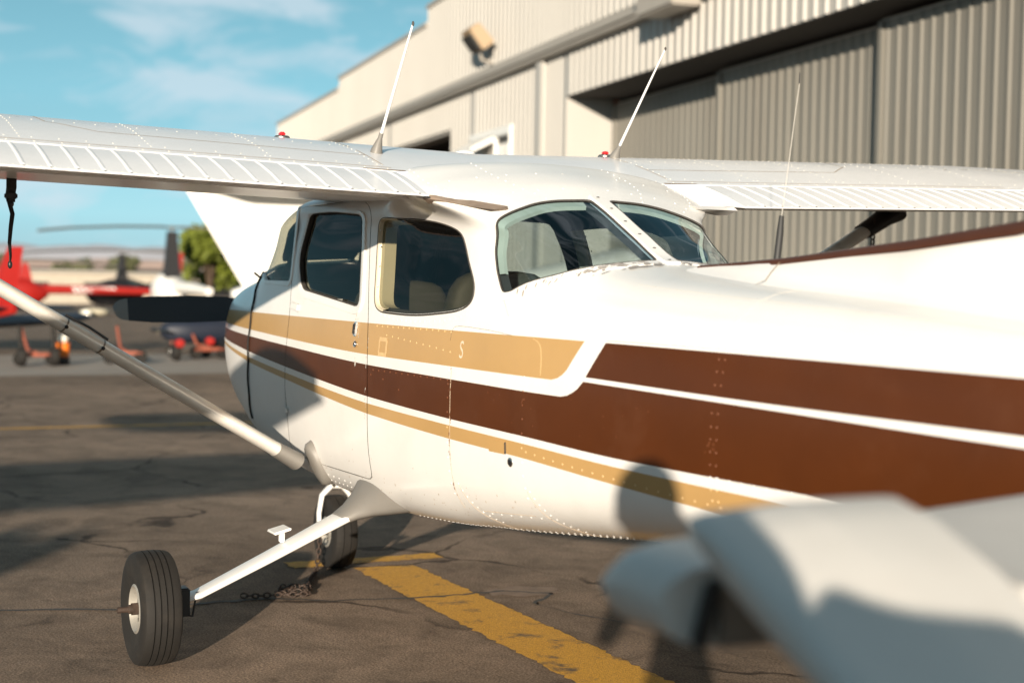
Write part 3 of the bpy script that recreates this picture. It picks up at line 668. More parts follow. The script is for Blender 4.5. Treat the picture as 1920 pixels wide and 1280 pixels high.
painted_rivets('rivets', sp, .0040, .0017, fuse)

# chipped paint round the door fittings, seams and lower skin
def chips(name, spots, m, parent):
    b = MB()
    for x, z, r_, el_ in spots:
        p, n = onskin(x, z, .0011); xa = Vector((-1, 0, 0)); xa = (xa-n*xa.dot(n)).normalized(); za = xa.cross(n).normalized()
        b.add([p+xa*r_*math.cos(a)*random.uniform(.5, 1.1)+za*r_*el_*math.sin(a)*random.uniform(.5, 1.1) for a in np.linspace(0, 2*math.pi, 8)[:-1]], [tuple(range(7))])
    return tag(b.build(name, m, parent, 0), kind='stuff')
chips('paint_chips', [(-1.487+random.gauss(0, .022), 1.30+random.gauss(0, .035), random.uniform(.002, .005), 1.3) for _ in range(16)]+[(-1.51, 1.165, .008, 1.9), (-1.505, 1.185, .003, 2.)]+[(-1.630+random.gauss(0, .004), random.uniform(.95, 1.35), random.uniform(.0015, .0035), 2.) for _ in range(22)], M['lapgrey'], d0)
chips('paint_chips', [(-2.885+random.gauss(0, .012), 1.125+random.gauss(0, .012), random.uniform(.002, .006), 1.) for _ in range(7)]+[(-3.82+random.gauss(0, .012), 1.075+random.gauss(0, .012), random.uniform(.003, .008), 1.) for _ in range(7)]+[(random.uniform(-3.6, -1.7), random.uniform(1.02, 1.15), random.uniform(.001, .003), 1.2) for _ in range(36)]+[(-2.385+random.gauss(0, .004), random.uniform(.72, 1.2), random.uniform(.0015, .004), 2.) for _ in range(26)], M['brownrivet'], fuse)
chips('grime_specks', [(random.uniform(-3.2, -1.0), .66+abs(random.gauss(0, .06)), random.uniform(.001, .0035), random.uniform(.8, 2.2)) for _ in range(110)], M['grime'], fuse)

# ------------------------------------------------------------------ wings
UPX = np.array([-.72, -.725, -.75, -.80, -.88, -1.0, -1.15, -1.3, -1.5, -1.7, -1.85, -2.0, -2.072])
UPZ = np.array([1.888, 1.910, 1.938, 1.968, 1.997, 2.023, 2.041, 2.045, 2.031, 1.993, 1.954, 1.912, 1.889])
LOX = np.array([-.72, -.725, -.75, -.82, -.95, -1.2, -1.5, -1.8, -2.072])
LOZ = np.array([1.888, 1.870, 1.855, 1.840, 1.826, 1.816, 1.808, 1.800, 1.790])
DIH = .027; YT = 2.55; YE = 5.42
def wtf(Y):
    a = abs(Y); k = 1-.30*max(0, a-YT)/(5.48-YT); return k
def wmap(x, z, Y):
    k = wtf(Y); return (-1.15+(x+1.15)*k, Y, 1.84+(z-1.84)*k+DIH*abs(Y))
def wing_top(x, Y):
    k = wtf(Y); x0 = (x+1.15)/k-1.15; return wmap(x0, np.interp(-x0, -UPX, UPZ), Y)
def sec(Y, sc=1.):
    xs = list(UPX)+list(LOX[::-1][:-1]); zs = list(UPZ)+list(LOZ[::-1][:-1])
    return [wmap(-1.4+(x+1.4)*(sc*.3+.7 if sc < 1 else 1), 1.88+(z-1.88)*sc, Y) for x, z in zip(xs, zs)]
for s in (1, -1):
    mb = MB(); ys = list(np.linspace(0, YT, 12))+list(np.linspace(YT+.2, YE, 10))
    mb.loft([sec(s*y) for y in ys]+[sec(s*(YE+.04), .85), sec(s*(YE+.07), .5), sec(s*(YE+.08), .15)])
    w = mb.build('wing', M['wingwhite'], plane, 40)
    # flap and aileron: beaded sheet
    def surf(name, y0, y1, pitch, first):
        Y = set([y0, y1]); k = first
        beads = []
        while k < y1-.02:
            if k > y0+.02: beads.append(k)
            k += pitch
        for b in beads: Y |= {b-.008, b-.004, b, b+.004, b+.008}
        Y = sorted(Y); hgt = {}
        for b in beads: hgt.update({b-.004: .0036, b: .0044, b+.004: .0036})
        cs = [(0., 0.), (.02, 0), (.045, 1), (.30, 1), (.62, 1), (.92, .8), (.95, 0), (1., 0)]
        up_ = []; lo = []
        for y in Y:
            h_ = hgt.get(y, 0.); ru = []; rl = []
            for c, e in cs:
                x = -2.076-.309*c; z = 1.886-.096*c+.006*math.sin(math.pi*c); ru.append(wmap(x, z+h_*e, s*y))
            for c, e in cs[::-1]:
                x = -2.076-.309*c; zl = 1.794-.009*c+.006*(1-c)*c*4-.0*c; rl.append(wmap(x, min(zl-h_*e*.5, 1.886-.096*c-.004), s*y))
            up_.append(ru+rl)
        b = MB(); b.loft(up_); o = b.build(name, M['wingwhite'], w, 9)
        dots = []
        for bb in beads:
            p = wmap(-2.379, 1.7925, s*bb); dots.append((p, (-.25, 0, .97)))
        rivets('screw_dots', dots, .0045, .0012, M['black'], o)
        br = [(wmap(-2.376, 1.7935, s*y), (-.28, 0, .96)) for y in np.arange(y0+.02, y1, pitch/2)]
        rivets('rivets', br, .0032, .0014, M['lens'], o)
        return o
    surf('flap', .60 if s > 0 else .735, YT-.004, .08338, .632 if s > 0 else .7495)
    surf('aileron', YT+.004, YE-.05, .08338, YT+.05)
    # root end of the flap cove
    mb = MB(); mb.add([wmap(-2.066, 1.893, s*.56), wmap(-2.066, 1.8925, s*(YE-.1)), wmap(-2.079, 1.889, s*(YE-.1)), wmap(-2.079, 1.889, s*.56)], [(0, 1, 2, 3)])
    mb.V = [(x, y, z+.0012) for x, y, z in mb.V]; mb.build('cove_gap', M['worn'], w, 0)
    # rivet rows and lap seams on the upper skin
    rv = []
    def wn_(x, Y):
        a = Vector(wing_top(x-.01, Y)); b = Vector(wing_top(x+.01, Y)); d = (b-a).normalized(); return Vector((-d.z, 0, d.x))
    for x in (-1.02, -1.30, -1.34, -1.62, -1.99, -2.045):
        for y in np.arange(.62, 5.3, .075 if x > -1.9 else .09): rv.append((wing_top(x+random.gauss(0, .001), s*y), wn_(x, s*y)))
    for y in (.64, 1.05, 1.48, 1.92, 2.36, 2.80, 3.3, 3.85, 4.4, 4.95):
        for x in np.arange(-1.0, -2.02, -.045): rv.append((wing_top(x, s*y), wn_(x, s*y)))
    rivets('rivets', rv, .0035, .0014, M['lens'], w)
    lp = MB()
    def wl(pts, wd):
        V = []
        for (x, y), (x2, y2) in zip(pts[:-1], pts[1:]):
            for f in np.linspace(0, 1, 9)[:-1]:
                V.append((x*(1-f)+x2*f, y*(1-f)+y2*f))
        V.append(pts[-1]); A = []; Bq = []
        for i, (x, y) in enumerate(V):
            j = min(i+1, len(V)-1); h = max(i-1, 0); dx, dy = V[j][0]-V[h][0], V[j][1]-V[h][1]; l_ = math.hypot(dx, dy); nx, ny = -dy/l_*wd/2, dx/l_*wd/2
            for q, sg in ((A, 1), (Bq, -1)):
                p = wing_top(x+nx*sg, s*(y+ny*sg)); q.append((p[0], p[1], p[2]+.0010))
        lp.add(A+Bq, [(i, i+1, len(A)+i+1, len(A)+i) for i in range(len(A)-1)])
    wl([(-1.83, .62), (-1.80, 1.62), (-1.66, 1.78), (-1.45, 1.80)], .005); wl([(-1.64, 2.5), (-1.62, 5.3)], .005); wl([(-2.03, .60), (-2.04, 5.3)], .004)
    wl([(-1.35, .62), (-1.35, 1.75)], .004); wl([(-1.05, .64), (-2.0, .62)], .004)
    lp.build('panel_lap', M['grime'], w, 0)
    # chipped patches
    ch = MB()
    for i in range(26):
        x, y = random.choice(((-1.35, 1.55), (-1.5, 1.95), (-1.62, 2.3), (-1.45, 1.75))); x += random.gauss(0, .06); y += random.gauss(0, .14); r_ = random.uniform(.003, .009)
        ch.add([(lambda p: (p[0], p[1], p[2]+.0013))(wing_top(x+r_*math.cos(a)*random.uniform(.5, 1), s*(y+2.4*r_*math.sin(a)*random.uniform(.5, 1)))) for a in np.linspace(0, 2*math.pi, 7)[:-1]], [tuple(range(6))])
    tag(ch.build('paint_chips', M['chip'], w, 0), kind='stuff')
    # fuel cap with its red tab
    cx, cy = (-1.35, .80) if s > 0 else (-1.40, -.67)
    p = Vector(wing_top(cx, cy)); mb = MB(); mb.lathe([(.032, 0), (.032, .006), (.026, .011), (.0003, .012)], 18, p, (0, 0, 1)); fc = mb.build('fuel_cap', M['steel'], w)
    mb = MB(); mb.box((p.x, p.y, p.z+.018), (.03, .022, .016)); mb.build('cap_tab', M['redlens'], fc, 30, .004)
    # tapered cuff that carries the trailing edge root on to the cabin side
    mb = MB(); rg = []
    y0 = .598 if s > 0 else .73
    for f in np.linspace(0, 1, 9):
        x = -2.335-(.22 if s > 0 else .10)*f; yo = y0+.006-(y0-(.44 if s > 0 else .52))*f**.9; th = .036*(1-f)+.003; zc = 1.797-(.040 if s > 0 else .005)*f
        rg.append([(x, s*(yo-.07), zc+.012), (x, s*(yo-.02), zc+.012*(1-f)), (x, s*yo, zc), (x+.02, s*(yo-.03), zc-th*.45), (x+.02, s*(yo-.08), zc-th*.55)])
    mb.loft(rg); mb.build('root_cuff', M['worn'] if s > 0 else M['white'], plane, 40)
    # lift strut
    A = Vector((-.95, s*.60, .712)); B = Vector((-1.06, s*2.54, 1.862)); d = (B-A).normalized()
    mb = MB(); mb.tube([A+d*.08, A+d*.3, B-d*.3, B], [.031]*4, 18, 0, 1.9, side=(0, -d.z, d.y)); st = mb.build('wing_strut', M['alu'], plane, 60)
    n = Vector((0, -d.z*s, d.y)) if False else None
    mb = MB(); mb.tube([A-d*.015, A+d*.03, A+d*.10], [.040, .037, .0335], 18, 0, 1.9, side=(0, -d.z, d.y)); mb.build('strut_fairing', M['greypaint'], st, 60)
    pth = S(np.array([-.95]), np.array([.262]))[0]*[1, s, 1]; nn = normS(np.array([-.95]), np.array([.262]))[0]*[1, s, 1]
    mb = MB(); nv = Vector(nn); a = (Vector((-.3, 0, 0))-nv*nv.dot(Vector((-.3, 0, 0)))).normalized(); b = nv.cross(a); c0 = Vector(pth)
    mb.loft([[c0+nv*h+a*(.062*k)*math.cos(t)+b*(.105*k)*math.sin(t)-b*.0 for t in np.linspace(0, 2*math.pi, 25)[:-1]] for h, k in ((-.02, 1.05), (.010, 1.0), (.022, .86), (.028, .45), (.03, .02))])
    mb.build('fairing_plate', M['greypaint'], st, 50)
    mb = MB(); mb.tube([B-d*.16, B-d*.02, B+d*.05], [.038, .042, .055], 16, 0, 2.0, side=(0, -d.z, d.y)); mb.build('strut_cuff', M['black'] if s < 0 else M['greypaint'], st, 60)
    if s > 0:     # taped wire on the strut
        for t in (.985, 1.155):
            q = A+d*t; mb = MB(); mb.tube([q-d*.0035, q+d*.0035], [.0320]*2, 16, 0, 1.9, side=(0, -d.z, d.y)); mb.build('wire_clamp', M['steel'], st, 60)
            mb = MB(); mb.ell(q+Vector((-.068, 0, -.006)), (.008, .008, .008), n=8, k=5); mb.build('clamp_screw', M['black'], st)
        ud = Vector((0, -d.z, d.y)); mb = MB(); mb.tube([A+d*.97+ud*.039, A+d*1.06+ud*.044, A+d*1.17+ud*.039], .0055, 6); mb.build('wire', M['black'], st)

# cowl-side roof antennas
def whip(name, base, tip, r0, r1, fr=.16, m1='white', m0='greypaint', base_r=.02):
    b = Vector(base); t = Vector(tip); f = b+(t-b)*fr
    mb = MB(); mb.tube([b-Vector((0, 0, .02)), b+(t-b)*.03, b+(t-b)*fr*.75, f], [base_r*1.5, base_r*1.1, base_r*.45, r0*1.3], 12, 0, 1.0); o = mb.build(name, M[m0], plane, 60)
    mb = MB(); mb.tube([f-(t-b)*.02, f+(t-f)*.5, t], [r0, (r0+r1)/2, r1], 8); mb.build('whip', M[m1], o, 60)
    mb = MB(); mb.ell(t, (r1*1.3, r1*1.3, r1*2.4), n=8, k=5); mb.build('tip_bead', M['seal'], o)
    return o
whip('roof_antenna', (-1.75, .552, 1.992), (-1.98, .50, 2.462), .0065, .0042)
whip('roof_antenna', (-1.50, -.655, 2.042), (-1.85, -.69, 2.479), .0065, .0035, fr=.13)
mb = MB(); mb.tube([(-3.335, -.185, 1.50), (-3.325, -.212, 1.68), (-3.322, -.219, 1.735)], [.0125, .0115, .0075], 10); ta = mb.build('thin_antenna', M['panel'], plane, 50)
mb = MB(); mb.tube([(-3.322, -.219, 1.73), (-3.31, -.285, 2.160)], [.0014, .0010], 6); mb.build('whip', M['lapgrey'], ta, 60); mb = MB(); mb.tube([(-3.31, -.285, 2.160), (-3.309, -.287, 2.195)], [.0020, .0014], 6); mb.build('tip_bead', M['panel'], ta, 60)
mb = MB(); mb.lathe([(.045, 0), (.043, .014), (.03, .022), (.0003, .025)], 18, (-1.2, -.08, 2.047), (0, 0, 1)); mb.build('dome_antenna', M['white'], plane)

# ------------------------------------------------------------------ undercarriage
def tyre(name, c, rad, wid, rim, parent, grooves, hubside):
    c = Vector(c); w = wid/2; pr = []
    def add(r, h): pr.append((r, h))
    add(rim*.98, -w*.62); add(rim*1.06, -w*.80)
    for t in np.linspace(0, 1, 6)[1:]: a = t*math.pi/2; add(rim*1.06+(rad*.955-rim*1.06)*math.sin(a*.94), -w*(.80+.20*math.sin(2*a)*1.0) if t < .75 else -w*(1-.14*(t-.6)/.4))
    tr = [(-.74, 0)]
    for g in grooves: tr += [(g-.035, 0), (g-.025, -1), (g+.025, -1), (g+.035, 0)]
    tr.append((.74, 0))
    for h, k in tr: add(rad*(1-.045*h*h)-(.007 if k else 0), w*h)
    for t in np.linspace(1, 0, 6)[:-1]: a = t*math.pi/2; add(rim*1.06+(rad*.955-rim*1.06)*math.sin(a*.94), w*(.80+.20*math.sin(2*a)*1.0) if t < .75 else w*(1-.14*(t-.6)/.4))
    add(rim*1.06, w*.80); add(rim*.98, w*.62)
    mb = MB(); mb.lathe(pr, 56, c, (0, 1, 0), cap=False); mb.V = [(x, y, max(z, .001)) if z < .012 else (x, y, z) for x, y, z in mb.V]
    ty = mb.build('tyre', M['rubber'], parent, 28)
    mb = MB(); hs_ = hubside
    for sd in (1, -1):
        mb.lathe([(rim*1.10, sd*w*.80), (rim*1.0, sd*w*.86), (rim*.94, sd*w*.74), (rim*.80, sd*w*.50), (rim*.52, sd*w*.46), (rim*.44, sd*w*.60), (rim*.30, sd*w*.66), (.001, sd*w*.66)], 30, c, (0, 1, 0))
    rm = mb.build('rim', M['wheelalu'], parent, 30)
    for k in range(6):
        a = k*math.pi/3; b = MB(); b.lathe([(.009, hs_*w*.48), (.009, hs_*w*.56), (.0003, hs_*w*.57)], 8, c+Vector((math.cos(a)*rim*.66, 0, math.sin(a)*rim*.66)), (0, 1, 0)); b.build('wheel_bolt', M['steel'], rm)
    return ty
for s in (1, -1):
    root = Vector((-1.50, s*.44, .605)); ax = Vector((-1.445, s*1.235, .225))
    mb = MB(); pts = [root, root.lerp(ax, .25), root.lerp(ax, .55)+Vector((0, 0, -.002)), root.lerp(ax, .9), ax+Vector((0, 0, .02))]
    d = (ax-root).normalized(); nup = Vector((0, -d.z*s, d.y*s)).normalized(); nup = nup if nup.z > 0 else -nup; rg = []
    for p, wd, th in zip(pts, (.078, .072, .062, .052, .048), (.019, .016, .014, .012, .011)):
        rg.append([p+Vector((wd*math.copysign(abs(math.cos(t))**.45, math.cos(t)), 0, 0))+nup*th*math.copysign(abs(math.sin(t))**.7, math.sin(t)) for t in np.linspace(0, 2*math.pi, 17)[:-1]])
    mb.loft(rg); leg = mb.build('gear_leg', M['white'], plane, 60)
    mb = MB(); rg = []           # fairing where the leg leaves the belly
    for f, sp_x, hu, hd, dy in ((0, .066, .026, .024, 0), (.25, .082, .038, .028, .0), (.5, .12, .062, .036, .0), (.75, .18, .10, .05, 0), (1., .235, .145, .06, 0)):
        c = root.lerp(ax, .19-.24*f); rg.append([c+Vector((-(sp_x*.25*f), 0, 0))+Vector((sp_x*math.copysign(abs(math.cos(t))**.8, math.cos(t)), 0, 0))+nup*(hu if math.sin(t) > 0 else hd)*math.sin(t) for t in np.linspace(0, 2*math.pi, 21)[:-1]])
    mb.loft(rg); mb.build('leg_fairing', M['greypaint'], leg, 60)
    p = root.lerp(ax, .46)+nup*.02; mb = MB(); mb.box(p+Vector((.03, 0, .018)), (.022, .02, .04)); mb.build('step_bracket', M['white'], leg, 30, .003)
    mb = MB(); mb.box(p+Vector((.045, s*.005, .045)), (.10, .075, .010), rot=Matrix.Rotation(s*R(-14), 3, 'X')); mb.build('step_pad', M['greypaint'] if s < 0 else M['white'], leg, 30, .004)
    wc = Vector((-1.437, s*1.335, .222)); wh = empty('main_wheel'); wh.parent = plane
    tyre('tyre', wc, .222, .155, .088, wh, (-.45, -.15, .15, .45), s)
    mb = MB(); mb.lathe([(.018, s*.03), (.018, s*.085), (.012, s*.09), (.012, s*.13), (.002, s*.132)], 12, wc, (0, 1, 0)); mb.lathe([(.026, s*.052), (.026, s*.075)], 6, wc, (0, 1, 0)); mb.build('axle', M['rust'], wh)
    mb = MB(); mb.lathe([(.095, -s*.086), (.098, -s*.092), (.03, -s*.098), (.03, -s*.115)], 28, wc, (0, 1, 0), cap=True); mb.build('brake_disc', M['steel'], wh, 30)
    mb = MB(); mb.box(wc+Vector((-.065, -s*.100, .03)), (.07, .055, .11)); mb.box(wc+Vector((.0, -s*.108, 0)), (.09, .02, .09)); mb.build('brake_caliper', M['black'], wh, 30, .006)
    mb = MB(); mb.tube([wc+Vector((-.02, -s*.10, -.03)), wc+Vector((-.05, -s*.15, -.035)), wc+Vector((-.03, -s*.17, .05)), root.lerp(ax, .8)-nup*.02], .005, 6); mb.build('brake_line', M['black'], wh)
ng = empty('nose_gear'); ng.parent = plane
nc = Vector((.157, 0, .190)); tyre('tyre', nc, .190, .128, .072, ng, (-.3, .3), 1)
mb = MB(); mb.tube([nc+Vector((0, .086, -.01)), nc+Vector((0, .090, .10)), nc+Vector((0, .075, .19)), nc+Vector((0, .03, .235)), nc+Vector((0, -.03, .235)), nc+Vector((0, -.075, .19)), nc+Vector((0, -.090, .10)), nc+Vector((0, -.086, -.01))], [.024, .024, .026, .03, .03, .026, .024, .024], 10, 0, .5, side=(1, 0, .01)); mb.build('fork', M['white'], ng, 60)
mb = MB(); mb.tube([nc+Vector((0, 0, .22)), nc+Vector((.06, 0, .42)), nc+Vector((.10, 0, .56))], [.028, .028, .04], 12); mb.build('oleo_strut', M['steel'], ng)
mb = MB(); mb.lathe([(.016, -.10), (.016, .10)], 10, nc, (0, 1, 0), cap=True); mb.build('axle', M['steel'], ng)
mb = MB(); mb.tube([nc+Vector((-.02, .02, .24)), nc+Vector((-.10, .02, .33)), nc+Vector((-.02, .02, .42))], .012, 8); mb.tube([nc+Vector((-.02, -.02, .24)), nc+Vector((-.10, -.02, .33)), nc+Vector((-.02, -.02, .42))], .012, 8); mb.build('torque_link', M['steel'], ng)

# ------------------------------------------------------------------ propeller
pr = empty('propeller'); pr.parent = plane
for s in (1, -1):
    rg = []
    for y, ch, tw, th in ((.10, .085, 60, .05), (.18, .12, 45, .034), (.32, .158, 34, .022), (.55, .160, 25, .015), (.75, .150, 20, .012), (.88, .125, 18, .010), ):
        ca, sa = math.cos(R(tw)), math.sin(R(tw)); r = []
        for u, v in ((-.5, 0), (-.25, .35), (.1, .5), (.4, .3), (.5, 0), (.4, -.06), (.1, -.08), (-.25, -.06)):
            a = u*ch; b = v*th; r.append((1.03+b*ca*1+a*sa*1., s*y, 1.318+(a*ca-b*sa)*s-.012*y))
        rg.append(r)
    mb = MB(); mb.loft(rg); bl_ = mb.build('blade', M['black'], pr, 60); b2 = MB(); b2.loft([rg[-1]]+[[(x+(x2-x)*0, s*yy, z_+(1.307-z_)*k) for (x, y, z_), (x2, y2, z2) in zip(rg[-1], rg[-1])] for yy, k in ((.92, .12), (.945, .4), (.957, .8))]); b2.build('blade_tip', M['greypaint'], bl_, 60)
mb = MB(); mb.lathe([(.15, .97), (.155, 1.0), (.14, 1.10), (.10, 1.2), (.05, 1.27), (.001, 1.29)], 28, (0, 0, 1.318), (1, 0, 0)); mb.build('spinner', M['white'], pr, 60)

# ------------------------------------------------------------------ tail
mb = MB(); rg = []
for x, zt, w in ((-3.18, 1.572, .020), (-3.45, 1.583, .040), (-3.65, 1.594, .050), (-4.2, 1.640, .052), (-4.6, 1.683, .052), (-5.1, 1.76, .050), (-5.3, 1.83, .05)):
    zb = float(pchip(FR[:, 0], FR[:, 14], np.array([x]))[0])
    rg.append([(x, w+.055, zb-.022), (x, w+.018, zb+.004), (x, w*.8, zb+.03 if zt-zb > .06 else (zt+zb)/2), (x, .016, zt-.006), (x, 0, zt), (x, -.016, zt-.006), (x, -w*.8, zb+.03 if zt-zb > .06 else (zt+zb)/2), (x, -w-.018, zb+.004), (x, -w-.055, zb-.022)])
mb.loft(rg, closed=False); df = mb.build('dorsal_fin', M['white'], plane, 60)
mb = MB(); rg = []
for x, zt, w in ((-3.20, 1.5735, .010), (-3.45, 1.585, .013), (-3.65, 1.5965, .016), (-4.2, 1.643, .018), (-4.6, 1.686, .019), (-5.1, 1.763, .02), (-5.3, 1.833, .02)):
    dz = min(.036, .012+(-x-3.2)*.017); wb_ = w+dz*.32
    rg.append([(x, wb_+.002, zt-dz), (x, .0165, zt-.004), (x, 0, zt+.001), (x, -.0165, zt-.004), (x, -wb_-.002, zt-dz)])
mb.loft(rg, closed=False); mb.build('dorsal_stripe', M['brown'], df, 60)
mb = MB(); rg = [[(x, w_, z) for w_, z in ((.105, 1.518), (.07, 1.530), (.050, 1.555), (.018, 1.586), (.0, 1.598), (-.018, 1.586), (-.05, 1.555), (-.07, 1.53), (-.105, 1.518))] for x in (-3.642, -3.648)]
mb.loft(rg, closed=False); mb.build('cap_joint', M['grime'], df, 60)
def airfoil_loft(name, secs, m, parent, n=12, ax='Y'):
    """secs: (x leading, x trailing, y, z, thickness)"""
    rg = []
    for xl, xt, y, z, th in secs:
        r = []
        for i in range(n+1): c = (1-math.cos(math.pi*i/n))/2; t = 5*th*(.2969*math.sqrt(c)-.126*c-.3516*c*c+.2843*c**3-.1015*c**4); r.append((xl+(xt-xl)*c, t))
        up_ = r; lo = [(x, -t) for x, t in r[::-1][1:-1]]
        rg.append([(x, y, z+t) if ax == 'Y' else (x, y+t, z) for x, t in up_+lo])
    mb = MB(); mb.loft(rg); return mb.build(name, m, parent, 50)
fin = airfoil_loft('vertical_fin', [(-5.1, -6.35, 0, 1.40, .10), (-5.45, -6.45, 0, 1.80, .09), (-6.02, -6.70, 0, 2.48, .06), (-6.12, -6.72, 0, 2.54, .02)], M['white'], plane, ax='Z')
rud = airfoil_loft('rudder', [(-6.38, -6.86, 0, 1.18, .07), (-6.46, -6.92, 0, 1.80, .06), (-6.70, -7.08, 0, 2.56, .04), (-6.72, -7.08, 0, 2.62, .015)], M['white'], plane, ax='Z')
ZS = 1.13; DR = R(24.5); HX = -6.07
for s in (1, -1):
    # fixed tailplane, notched behind its tip for the elevator horn
    def ssec(y, xl, xt, th): return (xl, xt, s*y, ZS, th)
    def flat_sec(y, xl, xt, th, n=10):
        r = []
        for i in range(n+1): c = 1-math.cos(math.pi/2*i/n); t = th/2*min(1, 1.08*math.sin(math.pi/2*min(1, c*2.6))**.8); r.append((xl+(xt-xl)*c, t))
        return [(x, s*y, ZS+t) for x, t in r]+[(x, s*y, ZS-t) for x, t in r[::-1][:-1]]
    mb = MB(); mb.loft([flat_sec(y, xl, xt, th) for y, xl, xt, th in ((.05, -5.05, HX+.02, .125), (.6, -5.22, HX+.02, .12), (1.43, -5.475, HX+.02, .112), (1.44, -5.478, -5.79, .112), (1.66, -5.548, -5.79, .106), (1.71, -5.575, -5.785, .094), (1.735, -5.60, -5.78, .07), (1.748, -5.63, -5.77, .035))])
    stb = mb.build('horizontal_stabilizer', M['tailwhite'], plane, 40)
    # elevator, drooped, with its mass-balance horn standing proud of the tip
    el = empty('elevator'); el.parent = plane
    def rotd(p): x, y, z = p; dx, dz = x-HX, z-ZS; return (HX+dx*math.cos(DR)-dz*math.sin(DR), y, ZS+dx*math.sin(DR)+dz*math.cos(DR))
    def esec(y, xl, xt, th, rt_=.5):
        r = []
        for c, t in ((0, .0), (.015, .35), (.05, .62), (.15, .9), (.32, 1.), (.6, .66), (1, .05)): r.append((xl+(xt-xl)*c, t*th/2))
        return [rotd((x, s*y, ZS+t)) for x, t in r]+[rotd((x, s*y, ZS-t)) for x, t in r[::-1][:-1]]
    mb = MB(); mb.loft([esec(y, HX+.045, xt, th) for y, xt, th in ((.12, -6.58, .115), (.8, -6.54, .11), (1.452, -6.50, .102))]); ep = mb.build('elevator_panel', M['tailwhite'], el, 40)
    beads = MB()
    for y in np.arange(.2, 1.44, .084):
        beads.add([rotd((x, s*(y+dy), ZS+hh)) for x, hh in ((HX-.03, .056), (HX-.40, .010)) for dy, _ in ((-.006, 0), (.006, 0))]+[rotd((x, s*y, ZS+hh+.004)) for x, hh in ((HX-.03, .056), (HX-.40, .010))], [(0, 4, 5, 2), (4, 1, 3, 5)])
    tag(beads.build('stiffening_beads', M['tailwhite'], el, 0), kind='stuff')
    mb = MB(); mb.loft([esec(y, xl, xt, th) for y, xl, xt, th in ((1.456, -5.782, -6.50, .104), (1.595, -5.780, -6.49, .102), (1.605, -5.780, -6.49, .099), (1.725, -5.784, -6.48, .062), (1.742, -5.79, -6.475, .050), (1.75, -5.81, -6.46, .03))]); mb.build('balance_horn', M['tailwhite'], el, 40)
    mb = MB(); mb.box((-5.80, s*1.575, ZS-.006), (.012, .21, .082)); mb.build('notch_rib', M['greypaint'], stb, 30)
    mb = MB(); mb.box((-5.80, s*1.70, ZS-.006), (.02, .022, .086), rot=Matrix.Rotation(s*R(16), 3, 'X')); mb.build('gap_shade', M['panel'], stb, 30, .006)  # black block stands in for the shade in the gap before the horn

# ------------------------------------------------------------------ cabin
mb = MB(); mb.box((-1.15, 0, .70), (1.9, .84, .03)); mb.build('cabin_floor', M['panel'], plane)
mb = MB(); mb.box((-.22, 0, 1.27), (.10, .94, .34)); mb.box((-.12, 0, 1.455), (.26, .90, .05)); mb.build('instrument_panel', M['panel'], plane, 30, .015)
mb = MB(); mb.box((-2.58, 0, 1.12), (.03, .78, .62)); mb.build('baggage_bulkhead', M['liner'], plane)
def seat(x, y, w, zt, tilt=12):
    st = empty('seat'); st.parent = plane
    mb = MB(); mb.box((x+.02, y, .92), (.46, w, .16)); mb.box((x+.02, y, .76), (.38, w*.8, .18)); mb.build('cushion', M['seatcloth'], st, 40, .04)
    mb = MB(); rg = []
    for f, kw, kt in ((0, .92, .9), (.1, 1., 1.), (.55, 1.0, 1.05), (.75, .97, 1.0), (.88, .90, .9), (.95, .78, .74), (.985, .6, .5), (1., .3, .2)):
        z = .95+(zt-.95)*f; xc = x-.22-math.tan(R(tilt))*(z-.95)
        rg.append([(xc+.065*kt*math.copysign(abs(math.cos(t))**.6, math.cos(t)), y+w/2*kw*math.copysign(abs(math.sin(t))**.45, math.sin(t)), z) for t in np.linspace(0, 2*math.pi, 25)[:-1]])
    mb.loft(rg); mb.build('backrest', M['seatcloth'], st, 60)
for s in (1, -1): seat(-.98, s*.25, .44, 1.50)
for s in (1, -1): seat(-1.90, s*.235, .44, 1.545, 10)
for s in (1, -1):
    mb = MB(); mb.tube([(-.26, s*.24, 1.26), (-.46, s*.24, 1.27)], .012, 8); mb.tube([(-.46, s*.24-.13, 1.34), (-.46, s*.24-.12, 1.24), (-.46, s*.24, 1.25), (-.46, s*.24+.12, 1.24), (-.46, s*.24+.13, 1.34)], .016, 8); mb.build('control_yoke', M['black'], plane)
    mb = MB(); mb.tube([(-.14, s*.40, 1.50), (-.30, s*.36, 1.66), (-.62, s*.28, 1.90)], .014, 8); mb.build('windshield_brace', M['liner'], plane)

# neighbour of the same kind, parked abreast to port behind the camera: its wing throws the long shadow bands
plane2 = copy_tree(plane); plane2.location = (-3.66, 8.80, 0)
plane2['label'] = 'second white high-wing airplane, out of frame at left, whose wing shadow falls on the cowling'

# ------------------------------------------------------------------ loose gear round the aircraft
mb = MB(); mb.tube([(-1.27, 1.836, 1.90), (-1.27, 1.836, 1.862)], .012, 8)
b0 = Vector((-1.25, 1.832, 1.86))
mb = MB()
def ribbon(mb, pts, w, th, yaw=0.):
    rg = []
    for i, p in enumerate(pts):
        p = Vector(p); a = yaw+i*.25; dx = Vector((math.sin(a), -math.cos(a), 0))*w/2; dn = Vector((math.cos(a), math.sin(a), 0))*th/2
        rg.append([p+dx+dn, p-dx+dn, p-dx-dn, p+dx-dn])
    mb.loft(rg)
ribbon(mb, [b0+Vector((0, 0, .02)), b0+Vector((.0, .0, -.03)), b0+Vector((0, .004, -.06)), b0+Vector((0, .002, -.085))], .036, .012)
ribbon(mb, [b0+Vector((0, .008, -.085)), b0+Vector((.0, -.004, -.13)), b0+Vector((0, .002, -.18)), b0+Vector((.004, .006, -.24)), b0+Vector((.004, .002, -.29)), b0+Vector((.002, .004, -.315))], .017, .004)
